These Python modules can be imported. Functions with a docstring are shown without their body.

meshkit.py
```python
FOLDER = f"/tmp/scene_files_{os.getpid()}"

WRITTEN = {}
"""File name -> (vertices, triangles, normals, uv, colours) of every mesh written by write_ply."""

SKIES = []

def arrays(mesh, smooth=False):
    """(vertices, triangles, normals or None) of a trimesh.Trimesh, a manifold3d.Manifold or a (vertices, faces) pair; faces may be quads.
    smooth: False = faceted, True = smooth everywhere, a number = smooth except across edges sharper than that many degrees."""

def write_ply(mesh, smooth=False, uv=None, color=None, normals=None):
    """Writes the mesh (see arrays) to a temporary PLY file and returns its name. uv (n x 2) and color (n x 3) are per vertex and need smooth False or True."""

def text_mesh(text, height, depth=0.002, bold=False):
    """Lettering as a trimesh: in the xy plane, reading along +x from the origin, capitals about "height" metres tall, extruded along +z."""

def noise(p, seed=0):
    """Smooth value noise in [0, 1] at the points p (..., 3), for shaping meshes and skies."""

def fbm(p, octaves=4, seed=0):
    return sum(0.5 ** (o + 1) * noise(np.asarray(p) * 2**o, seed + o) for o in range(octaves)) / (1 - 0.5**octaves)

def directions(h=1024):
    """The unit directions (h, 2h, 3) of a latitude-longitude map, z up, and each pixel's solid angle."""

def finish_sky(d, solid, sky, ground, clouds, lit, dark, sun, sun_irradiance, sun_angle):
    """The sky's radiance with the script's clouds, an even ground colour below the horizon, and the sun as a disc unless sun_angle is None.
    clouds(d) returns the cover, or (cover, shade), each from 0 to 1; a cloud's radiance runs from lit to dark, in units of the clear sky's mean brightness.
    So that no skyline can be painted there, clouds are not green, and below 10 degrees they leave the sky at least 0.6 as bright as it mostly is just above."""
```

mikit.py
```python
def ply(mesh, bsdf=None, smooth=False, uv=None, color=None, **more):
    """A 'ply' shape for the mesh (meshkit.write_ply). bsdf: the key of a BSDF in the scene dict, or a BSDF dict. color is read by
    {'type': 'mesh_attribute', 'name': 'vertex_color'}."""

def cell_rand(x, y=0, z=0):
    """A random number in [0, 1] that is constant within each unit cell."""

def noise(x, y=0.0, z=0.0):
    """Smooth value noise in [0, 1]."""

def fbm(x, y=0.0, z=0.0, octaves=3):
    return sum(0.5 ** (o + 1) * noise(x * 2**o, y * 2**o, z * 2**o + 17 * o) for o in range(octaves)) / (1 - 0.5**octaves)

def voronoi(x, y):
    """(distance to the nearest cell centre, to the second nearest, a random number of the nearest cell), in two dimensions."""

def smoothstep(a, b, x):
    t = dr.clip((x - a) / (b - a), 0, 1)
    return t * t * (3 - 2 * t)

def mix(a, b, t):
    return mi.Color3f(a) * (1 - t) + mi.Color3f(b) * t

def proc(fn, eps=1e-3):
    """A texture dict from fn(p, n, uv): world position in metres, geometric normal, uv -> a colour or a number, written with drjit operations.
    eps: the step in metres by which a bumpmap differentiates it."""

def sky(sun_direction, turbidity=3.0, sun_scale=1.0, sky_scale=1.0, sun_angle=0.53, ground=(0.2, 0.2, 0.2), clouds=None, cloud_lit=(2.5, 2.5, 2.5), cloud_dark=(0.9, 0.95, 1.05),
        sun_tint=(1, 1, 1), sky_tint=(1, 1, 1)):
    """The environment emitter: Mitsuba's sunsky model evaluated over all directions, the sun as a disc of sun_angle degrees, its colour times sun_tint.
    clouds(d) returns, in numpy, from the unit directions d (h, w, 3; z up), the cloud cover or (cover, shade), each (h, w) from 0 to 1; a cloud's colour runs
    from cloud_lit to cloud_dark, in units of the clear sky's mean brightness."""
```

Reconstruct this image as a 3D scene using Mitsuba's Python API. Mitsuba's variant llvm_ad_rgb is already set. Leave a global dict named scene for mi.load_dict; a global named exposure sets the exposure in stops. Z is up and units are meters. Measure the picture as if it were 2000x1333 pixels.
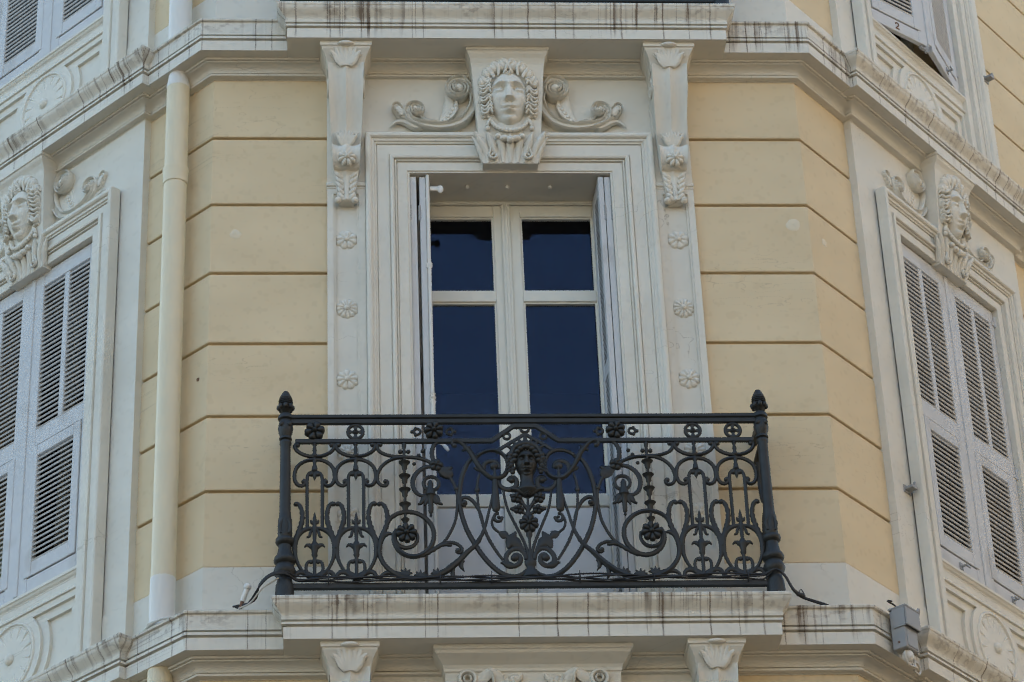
import math, numpy as np, trimesh, drjit as dr, mitsuba as mi, mikit, meshkit
from shapely.geometry import box as sbox, Point, Polygon
from mikit import proc, noise, fbm, smoothstep, mix, cell_rand

T = mi.ScalarTransform4f
rng = np.random.default_rng(7)
scene, labels = {}, {}

# ------------------------------------------------------------------ camera, sky, exposure
Z0 = 10.944                                   # height above the street of the first joint below the cornice
CAM = np.array([-1.0329, -13.0534, -9.2942 + Z0])
yaw, pitch, roll = -0.0769, 0.54614, 0.04221
cy_, sy_, cp, sp, cr, sr = math.cos(yaw), math.sin(yaw), math.cos(pitch), math.sin(pitch), math.cos(roll), math.sin(roll)
ROT = (np.array([[cy_, -sy_, 0], [sy_, cy_, 0], [0, 0, 1]]) @ np.array([[1, 0, 0], [0, cp, -sp], [0, sp, cp]]) @ np.array([[cr, 0, sr], [0, 1, 0], [-sr, 0, cr]]))
scene['camera'] = {'type': 'perspective', 'fov_axis': 'x', 'fov': math.degrees(2 * math.atan(1000 / 5537.1)), 'near_clip': 0.1, 'far_clip': 3000.0,
                   'to_world': T().look_at(origin=CAM.tolist(), target=(CAM + ROT[:, 1] * 10).tolist(), up=ROT[:, 2].tolist())}
scene['sky'] = mikit.sky((-0.35, 0.75, 0.62), turbidity=2.2, sun_scale=0.28, ground=(0.08, 0.075, 0.07), sky_tint=(1.21, 1.035, 0.86), sun_tint=(1.05, 1.0, 0.9))
exposure = 4.12

# ------------------------------------------------------------------ the plan of the building
A = 1.6615                                    # half width of the corner front
BETA = {'L': 0.824, 'R': 0.844}               # how far each side wall turns away
USC = {'L': 1.02, 'R': 0.975}
SB, PB, BF, CB = 0.543, 0.045, 2.51, 1.52     # side bay: near edge, projection, far edge, window axis
FH = 3.725                                    # storey height
PLZ, TOPZ = -2.69, 0.405                      # plinth top, underside of the entablature
CORN0, CORN1 = 0.49, 0.705


def loc(face, V):
    V = np.asarray(V, float)
    if face == 'W':
        return V
    u, w, z = V[:, 0], V[:, 1], V[:, 2] + Z0
    if face == 'F':
        return np.stack([u, -w, z], 1)
    b, k = BETA[face], USC[face]
    x, y = A + k * u * math.cos(b) + w * math.sin(b), k * u * math.sin(b) - w * math.cos(b)
    return np.stack([x if face == 'R' else -x, y, z], 1)


# ------------------------------------------------------------------ materials
def bumped(name, color, bump, scale, eps=2e-3):
    scene[name] = {'type': 'twosided', 'bsdf': {'type': 'bumpmap', 'arbitrary': proc(bump, eps), 'scale': scale,
                   'bsdf': {'type': 'diffuse', 'reflectance': color}}}


def plain(name, color, rough=0.6, spec=0.4, **more):
    c = color if isinstance(color, dict) else {'type': 'rgb', 'value': list(color)}
    scene[name] = {'type': 'twosided', 'bsdf': {'type': 'principled', 'base_color': c, 'roughness': rough, 'specular': spec, **more}}


def plaster_bump(p, n, uv):
    return fbm(p.x * 38, p.y * 38, p.z * 38, 3) + 0.5 * noise(p.x * 9, p.y * 9, p.z * 14)


def grain(p):
    return fbm(p.x * 2.3, p.y * 2.3, p.z * 3.1, 3), fbm(p.x * 31, p.y * 31, p.z * 26 + 5, 2)


def yellow_col(p, n, uv):
    a, b = grain(p)
    c = mix((0.570, 0.455, 0.290), (0.655, 0.535, 0.355), a)
    c = mix(c, (0.46, 0.36, 0.21), smoothstep(0.62, 0.8, b) * 0.18)
    crack = dr.abs(fbm(p.x * 5 + p.y * 5, p.z * 22, 3.0, 3) - 0.5)
    near = smoothstep(0.50, 0.75, fbm(p.x * 1.4, p.y * 1.4, p.z * 1.9 + 9, 2))
    return mix(c, (0.30, 0.24, 0.16), (1 - smoothstep(0.0, 0.013, crack)) * near * 0.35)


def white_col(p, n, uv):
    a, b = grain(p)
    c = mix((0.575, 0.545, 0.470), (0.665, 0.635, 0.555), a)
    c = mix(c, (0.42, 0.39, 0.32), smoothstep(0.6, 0.85, b) * 0.14)
    crack = dr.abs(fbm(p.x * 7 + p.y * 7, p.z * 9, 1.0, 3) - 0.5)
    near = smoothstep(0.58, 0.78, fbm(p.x * 2.1, p.y * 2.1, p.z * 2.3 + 4, 2))
    return mix(c, (0.24, 0.21, 0.16), (1 - smoothstep(0.0, 0.012, crack)) * near * 0.45)


def along(p, n):
    h = dr.sqrt(n.x * n.x + n.y * n.y) + 1e-4
    return dr.abs((p.x * n.y - p.y * n.x) / h + 40.0)


def stained_col(p, n, uv):
    u = along(p, n)
    z = p.z - Z0 - CORN1
    depth = dr.select(z < -1.5, -(z + FH), -z)                  # metres below the top edge of the cornice
    c = white_col(p, n, uv)
    wob = 0.004 * (noise(p.z * 25, u * 8) - 0.5)
    crowd = smoothstep(0.30, 0.75, noise(u * 3.3, 6.0)) * 0.75 + 0.25
    fine = smoothstep(0.66, 0.92, noise((u + wob) * 150, p.z * 2.0, 3.0)) * (0.55 + 0.45 * noise(u * 60, p.z * 30))
    wide = smoothstep(0.60, 0.95, noise((u + wob) * 46, p.z * 2.5, 9.0)) * 0.7
    reach = 0.05 + 0.27 * noise(u * 33, 2.0)
    s = (fine * 0.60 + wide * 0.75) * crowd * (1 - smoothstep(reach * 0.5, reach, depth))
    k = dr.floor(u / 0.135)
    at = (k + 0.15 + 0.7 * cell_rand(k, 5)) * 0.135 + wob
    line = dr.exp(-dr.square((u - at) / (0.0022 + 0.003 * cell_rand(k, 6))))
    s += dr.select(cell_rand(k, 7) < 0.62, line * (0.45 + 0.55 * cell_rand(k, 8)), 0) * (0.6 + 0.5 * noise(k, p.z * 45))
    grit = smoothstep(0.45, 0.75, fbm(u * 34, p.z * 60, 2.0, 3)) * smoothstep(0.25, 0.7, noise(u * 5.1, 1.0)) * (1 - smoothstep(0.03, 0.13, depth)) * 0.36
    return mix(c, (0.125, 0.090, 0.065), dr.clip(s + grit, 0, 0.86))


def shutter_col(p, n, uv):
    a = fbm(p.x * 5, p.y * 5, p.z * 2, 2)
    b = noise(p.x * 8 + 3, p.y * 8, p.z * 6)
    c = mix((0.490, 0.492, 0.488), (0.545, 0.546, 0.540), a)
    return mix(c, (0.42, 0.405, 0.38), smoothstep(0.72, 0.9, b) * 0.5)


def iron_col(p, n, uv):
    a = fbm(p.x * 22, p.y * 22, p.z * 22, 3)
    return mix((0.012, 0.0130, 0.0122), (0.026, 0.027, 0.025), a)


bumped('yellow_plaster', proc(yellow_col), plaster_bump, 0.0016)
bumped('white_stone', proc(white_col), plaster_bump, 0.0020)
bumped('stained_stone', proc(stained_col), plaster_bump, 0.0022)
scene['shutter_paint'] = {'type': 'twosided', 'bsdf': {'type': 'diffuse', 'reflectance': proc(shutter_col)}}
plain('iron_paint', proc(iron_col), 0.5, 0.35)
plain('door_paint', (0.60, 0.58, 0.50), 0.5, 0.4)
plain('panel_paint', (0.56, 0.57, 0.57), 0.32, 0.5)
plain('pipe_paint', (0.60, 0.52, 0.36), 0.5, 0.4)
plain('pipe_white', (0.60, 0.58, 0.53), 0.55, 0.4)
plain('patch_plaster', (0.62, 0.54, 0.40), 0.9, 0.2)
plain('room_shade_brown', (0.085, 0.068, 0.052), 0.9, 0.1)  # shade of the unlit rooms is painted into this dark brown
plain('zinc', (0.27, 0.27, 0.265), 0.6, 0.25)
plain('cable_black', (0.018, 0.018, 0.018), 0.5, 0.4)
plain('cable_pale', (0.45, 0.42, 0.36), 0.5, 0.4)
plain('rust', (0.16, 0.085, 0.05), 0.8, 0.3)
plain('asphalt', (0.05, 0.05, 0.05), 0.9, 0.2)
plain('pavement_stone', (0.30, 0.28, 0.25), 0.9, 0.2)
scene['window_glass'] = {'type': 'thindielectric', 'int_ior': 1.38, 'specular_reflectance': {'type': 'rgb', 'value': [0.36, 0.44, 0.66]}}

# ------------------------------------------------------------------ mesh helpers; local coordinates are (along the wall, out of the wall, up)
def cat(ms):
    V, F, k = [], [], 0
    for v, f in ms:
        v, f = np.asarray(v, float), np.asarray(f, int)
        V.append(v); F.append(f + k); k += len(v)
    return np.vstack(V), np.vstack(F)


def mirror(m, about=0.0):
    V = np.array(m[0], float); V[:, 0] = 2 * about - V[:, 0]
    return V, np.asarray(m[1])[:, ::-1]


def shift(m, u=0, w=0, z=0):
    return np.asarray(m[0]) + np.array([u, w, z]), m[1]


def quads(n, m, cu=False, cv=False):
    F = []
    for i in range(n if cu else n - 1):
        for j in range(m if cv else m - 1):
            a, b = i * m + j, i * m + (j + 1) % m
            c, d = ((i + 1) % n) * m + (j + 1) % m, ((i + 1) % n) * m + j
            F += [(a, b, c), (a, c, d)]
    return np.array(F, int)


BOXF = np.array([(0, 1, 3), (0, 3, 2), (4, 6, 7), (4, 7, 5), (0, 4, 5), (0, 5, 1), (2, 3, 7), (2, 7, 6), (0, 2, 6), (0, 6, 4), (1, 5, 7), (1, 7, 3)])


def bx(u0, u1, w0, w1, z0, z1, c=0.0):
    if c <= 0:
        return np.array([(u, w, z) for u in (u0, u1) for w in (w0, w1) for z in (z0, z1)], float), BOXF
    P = []
    for u, su in ((u0, 1), (u1, -1)):
        for w, sw in ((w0, 1), (w1, -1)):
            for z, sz in ((z0, 1), (z1, -1)):
                P += [(u + su * c, w, z + 0 * sz) if False else (u, w + sw * c, z + sz * c), (u + su * c, w, z + sz * c), (u + su * c, w + sw * c, z)]
    h = trimesh.convex.convex_hull(np.array(P, float))
    return np.array(h.vertices), np.array(h.faces)


def ext(poly, w0, w1):
    out = []
    for g in getattr(poly, 'geoms', [poly]):
        if g.is_empty or g.area < 1e-7:
            continue
        m = trimesh.creation.extrude_polygon(g, w1 - w0)
        v = np.array(m.vertices)
        out.append((np.stack([v[:, 0], w0 + v[:, 2], v[:, 1]], 1), np.array(m.faces)))
    return cat(out)


def smooth_path(P, step=0.008, closed=False):
    P = np.asarray(P, float)
    if len(P) < 3:
        n = max(2, int(np.linalg.norm(P[1] - P[0]) / step) + 1)
        return P[0] + (P[1] - P[0]) * np.linspace(0, 1, n)[:, None]
    Q = np.vstack([P[-1], P, P[0], P[1]]) if closed else np.vstack([2 * P[0] - P[1], P, 2 * P[-1] - P[-2]])
    out = []
    for i in range(1, len(Q) - 2):
        a, b, c, d = Q[i - 1:i + 3]
        n = max(2, int(np.linalg.norm(c - b) / step))
        t = np.linspace(0, 1, n, endpoint=False)[:, None]
        out.append(0.5 * (2 * b + (c - a) * t + (2 * a - 5 * b + 4 * c - d) * t ** 2 + (3 * b - a - 3 * c + d) * t ** 3))
    out = np.vstack(out)
    return out if closed else np.vstack([out, P[-1:]])


def strap(P, r, rd=None, w=0.0, sides=7, step=0.008, closed=False, smooth=True):
    """A bar along a curve in the wall's plane: r in the plane, rd in depth; each a number, or values spread along the curve."""
    C = smooth_path(P, step, closed) if smooth else np.asarray(P, float)
    n = len(C)
    s = np.linspace(0, 1, n)
    sp_ = lambda x: np.interp(s, np.linspace(0, 1, len(x)), x) if np.ndim(x) else np.full(n, float(x))
    r, w = sp_(r), sp_(w)
    rd = r if rd is None else sp_(rd)
    t = np.gradient(C, axis=0) if not closed else np.roll(C, -1, 0) - np.roll(C, 1, 0)
    t /= np.linalg.norm(t, axis=1, keepdims=True) + 1e-12
    nn = np.stack([-t[:, 1], t[:, 0]], 1)
    a = np.arange(sides) / sides * 2 * np.pi + np.pi / sides
    uz = C[:, None] + nn[:, None] * (r[:, None] * np.cos(a))[..., None]
    ww = w[:, None] + rd[:, None] * np.sin(a)
    V = np.stack([uz[..., 0], ww, uz[..., 1]], -1).reshape(-1, 3)
    F = quads(n, sides, closed, True)
    if not closed:
        k = len(V)
        V = np.vstack([V, [[C[0, 0], w[0], C[0, 1]], [C[-1, 0], w[-1], C[-1, 1]]]])
        j = np.arange(sides)
        F = np.vstack([F, np.stack([np.full(sides, k), (j + 1) % sides, j], 1), np.stack([np.full(sides, k + 1), (n - 1) * sides + j, (n - 1) * sides + (j + 1) % sides], 1)])
    return V, F


def wire(P, r, sides=6, step=0.02):
    """A round cable along a curve in space."""
    C = smooth_path(P, step)
    t = np.gradient(C, axis=0); t /= np.linalg.norm(t, axis=1, keepdims=True) + 1e-12
    a = np.cross(t, [0.31, 0.83, 0.46]); a /= np.linalg.norm(a, axis=1, keepdims=True)
    b = np.cross(t, a)
    g = np.arange(sides) / sides * 2 * np.pi
    V = (C[:, None] + r * (a[:, None] * np.cos(g)[:, None] + b[:, None] * np.sin(g)[:, None])).reshape(-1, 3)
    return V, quads(len(C), sides, False, True)


def lathe(prof, u, w, sides=14, flat=1.0):
    """Turned piece on an upright axis at (u, w); prof: (z, radius) from top to bottom."""
    a = np.arange(sides) / sides * 2 * np.pi
    V = np.array([(u + r * math.cos(x), w + flat * r * math.sin(x), z) for z, r in prof for x in a])
    k, m = len(V), len(prof)
    V = np.vstack([V, [[u, w, prof[0][0]], [u, w, prof[-1][0]]]])
    j = np.arange(sides)
    return V, np.vstack([quads(m, sides, False, True), np.stack([np.full(sides, k), j, (j + 1) % sides], 1), np.stack([np.full(sides, k + 1), (m - 1) * sides + (j + 1) % sides, (m - 1) * sides + j], 1)])


ICO = {k: trimesh.creation.icosphere(subdivisions=k) for k in (1, 2, 3)}


def ball(u, w, z, r, rw=None, rz=None, sub=1):
    m = ICO[sub]
    return np.array(m.vertices) * [r, r if rw is None else rw, r if rz is None else rz] + [u, w, z], np.array(m.faces)


def flower(u, z, R, petals=6, depth=0.02, w=0.0, boss=0.28, turn=0.0, cup=0.0, notch=0.25):
    nr, nt = 9, petals * 8
    s, th = np.linspace(0, 1, nr), np.arange(nt) / nt * 2 * np.pi
    c = np.abs(np.cos(petals * th / 2))
    rad = R * (1 - notch + notch * c ** 0.6)
    h = np.array([(np.sin(np.pi * min(x, 1) ** 0.75) ** 0.6 * 0.75 + cup * x ** 2) for x in s])[:, None] * (0.55 + 0.45 * c ** 0.7)[None]
    h[-1] *= 0.4 if cup == 0 else 1
    V = np.stack([u + s[:, None] * rad * np.cos(th + turn), w + depth * h, z + s[:, None] * rad * np.sin(th + turn)], -1).reshape(-1, 3)
    F = quads(nr, nt, False, True)
    back = np.stack([u + rad * np.cos(th + turn), np.full(nt, w - 0.004), z + rad * np.sin(th + turn)], 1)
    k = len(V); j = np.arange(nt)
    F2 = np.vstack([np.stack([(nr - 1) * nt + j, (nr - 1) * nt + (j + 1) % nt, k + (j + 1) % nt], 1), np.stack([(nr - 1) * nt + j, k + (j + 1) % nt, k + j], 1)])
    return cat([(np.vstack([V, back]), np.vstack([F, F2])), ball(u, w + depth * 0.55, z, R * boss, depth * 0.75, R * boss, 2)])


def ring(u, z, R, r, w=0.0, sides=6, rd=None):
    a = np.linspace(0, 2 * np.pi, 24, endpoint=False)
    return strap(np.stack([u + R * np.cos(a), z + R * np.sin(a)], 1), r, rd, w, sides, 0.006, closed=True, smooth=False)


def spiral(u, z, r0, r1, a0, turns, n=28):
    a = np.linspace(0, 1, n)
    rr = r0 + (r1 - r0) * a ** 0.85
    return np.stack([u + rr * np.cos(a0 + a * turns * 2 * np.pi), z + rr * np.sin(a0 + a * turns * 2 * np.pi)], 1)


def sweep_plan(path, prof, closed_profile=True):
    """path: plan points from left to right seen from outside, as (u, w); prof: (distance out, z). Mitred at the bends."""
    P = np.asarray(path, float)
    t = np.diff(P, axis=0); t /= np.linalg.norm(t, axis=1, keepdims=True)
    nrm = np.stack([-t[:, 1], t[:, 0]], 1)
    m = [nrm[0]] + [(a + b) / (1 + a @ b) for a, b in zip(nrm[:-1], nrm[1:])] + [nrm[-1]]
    m = np.array(m)
    V = np.array([[P[i, 0] + m[i, 0] * d, P[i, 1] + m[i, 1] * d, z] for i in range(len(P)) for d, z in prof])
    k, n = len(prof), len(P)
    F = quads(n, k, False, closed_profile)
    if closed_profile:
        pl = Polygon(prof)
        tri = trimesh.creation.triangulate_polygon(pl) if pl.is_valid else None
        if tri is not None:
            tv, tf = tri
            idx = np.array([int(np.argmin(np.sum((np.array(prof) - q) ** 2, 1))) for q in tv])
            F = np.vstack([F, idx[tf], idx[tf][:, ::-1] + (n - 1) * k])
    return V, F


def sweep_wall(path, prof, closed=False):
    """path: (u, z) points of an outline on the wall; prof: (distance to the right of the path, out of the wall)."""
    P = np.asarray(path, float)
    t = np.diff(P, axis=0); t /= np.linalg.norm(t, axis=1, keepdims=True)
    nrm = np.stack([t[:, 1], -t[:, 0]], 1)
    m = np.array([nrm[0]] + [(a + b) / (1 + a @ b) for a, b in zip(nrm[:-1], nrm[1:])] + [nrm[-1]])
    V = np.array([[P[i, 0] + m[i, 0] * d, w, P[i, 1] + m[i, 1] * d] for i in range(len(P)) for d, w in prof])
    return V, quads(len(P), len(prof), False, False)


def key_for(name):
    k, i = name, 0
    while k in scene:
        i += 1
        k = f'{name}_{i:03d}'
    return k


def put(name, m, mat, face='F', smooth=35, label=None, category=None, group=None, kind=None):
    k = key_for(name)
    V, F = loc(face, m[0]), np.asarray(m[1], int)
    tm = trimesh.Trimesh(V, F, process=False)
    if tm.volume < 0:
        F = F[:, ::-1]
    scene[k] = mikit.ply((V, F), mat, smooth=smooth)
    d = {a: b for a, b in (('label', label), ('category', category), ('group', group), ('kind', kind)) if b}
    if d:
        labels[k] = d
    return k
PANEL = {
 'swag': [(-0.088,-2.118),(-0.098,-2.114),(-0.101,-2.127),(-0.090,-2.150),(-0.063,-2.170),(-0.032,-2.181),(0.000,-2.185)],
 'arch': [(0.000,-2.202),(-0.036,-2.206),(-0.071,-2.224),(-0.093,-2.251),(-0.102,-2.286),(-0.101,-2.320),(-0.088,-2.347),(-0.066,-2.356),(-0.049,-2.342),(-0.051,-2.327),(-0.060,-2.323)],
 'bar': [(-0.038,-2.598),(-0.039,-2.419),(-0.039,-2.325),(-0.035,-2.295),(-0.023,-2.279),(-0.011,-2.277),(-0.007,-2.287)],
 'oval': [(0.000,-2.886),(-0.031,-2.873),(-0.067,-2.833),(-0.093,-2.775),(-0.101,-2.718),(-0.099,-2.675),(-0.083,-2.637),(-0.053,-2.610),(-0.019,-2.600),(0.000,-2.602)],
 'frond': [(-0.098,-2.694),(-0.093,-2.656),(-0.081,-2.617),(-0.068,-2.576),(-0.062,-2.535),(-0.066,-2.496),(-0.077,-2.467),(-0.092,-2.455),(-0.100,-2.462)],
 'inner': [(0.000,-2.788),(-0.014,-2.784),(-0.033,-2.791),(-0.042,-2.814),(-0.040,-2.842),(-0.025,-2.866),(-0.006,-2.881)],
 'leaf': [(0.000,-2.886),(-0.027,-2.866),(-0.057,-2.849),(-0.082,-2.850),(-0.097,-2.867),(-0.099,-2.884)],
 'cross': [(-0.000,-2.717),(-0.021,-2.700),(-0.038,-2.694),(-0.051,-2.707)],
 'hook': [(-0.006,-2.602),(-0.019,-2.618),(-0.027,-2.647),(-0.040,-2.649)],
 'petal': [(0.000,-2.576),(-0.013,-2.567),(-0.021,-2.553)],
 'b_swag': [(-0.087,-2.117)],
 'b_arch': [(-0.057,-2.331)],
 'b_bar': [(-0.016,-2.288)],
 'b_frond': [(-0.095,-2.461)],
 'b_inner': [(-0.018,-2.792)]}
SPINDLE_TOP = [(-2.107,0.0087),(-2.117,0.0121),(-2.125,0.0069),(-2.147,0.0121),(-2.162,0.0078),(-2.174,0.0156),(-2.184,0.0156),(-2.192,0.0078),(-2.212,0.0121),(-2.227,0.0078),(-2.242,0.0121),(-2.267,0.0156),(-2.276,0.0069),(-2.296,0.0121),(-2.311,0.0069),(-2.324,0.0017)]
SPINDLE_LOW = [(-2.507,0.0009),(-2.526,0.0069),(-2.55,0.0104),(-2.565,0.0104),(-2.576,0.0069),(-2.594,0.0139),(-2.613,0.0121),(-2.671,0.0087),(-2.688,0.0173),(-2.7,0.0225),(-2.709,0.0208),(-2.743,0.0139),(-2.752,0.0165),(-2.76,0.013),(-2.769,0.0095),(-2.879,0.0095),(-2.895,0.0216),(-2.899,0.0087)]
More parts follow.
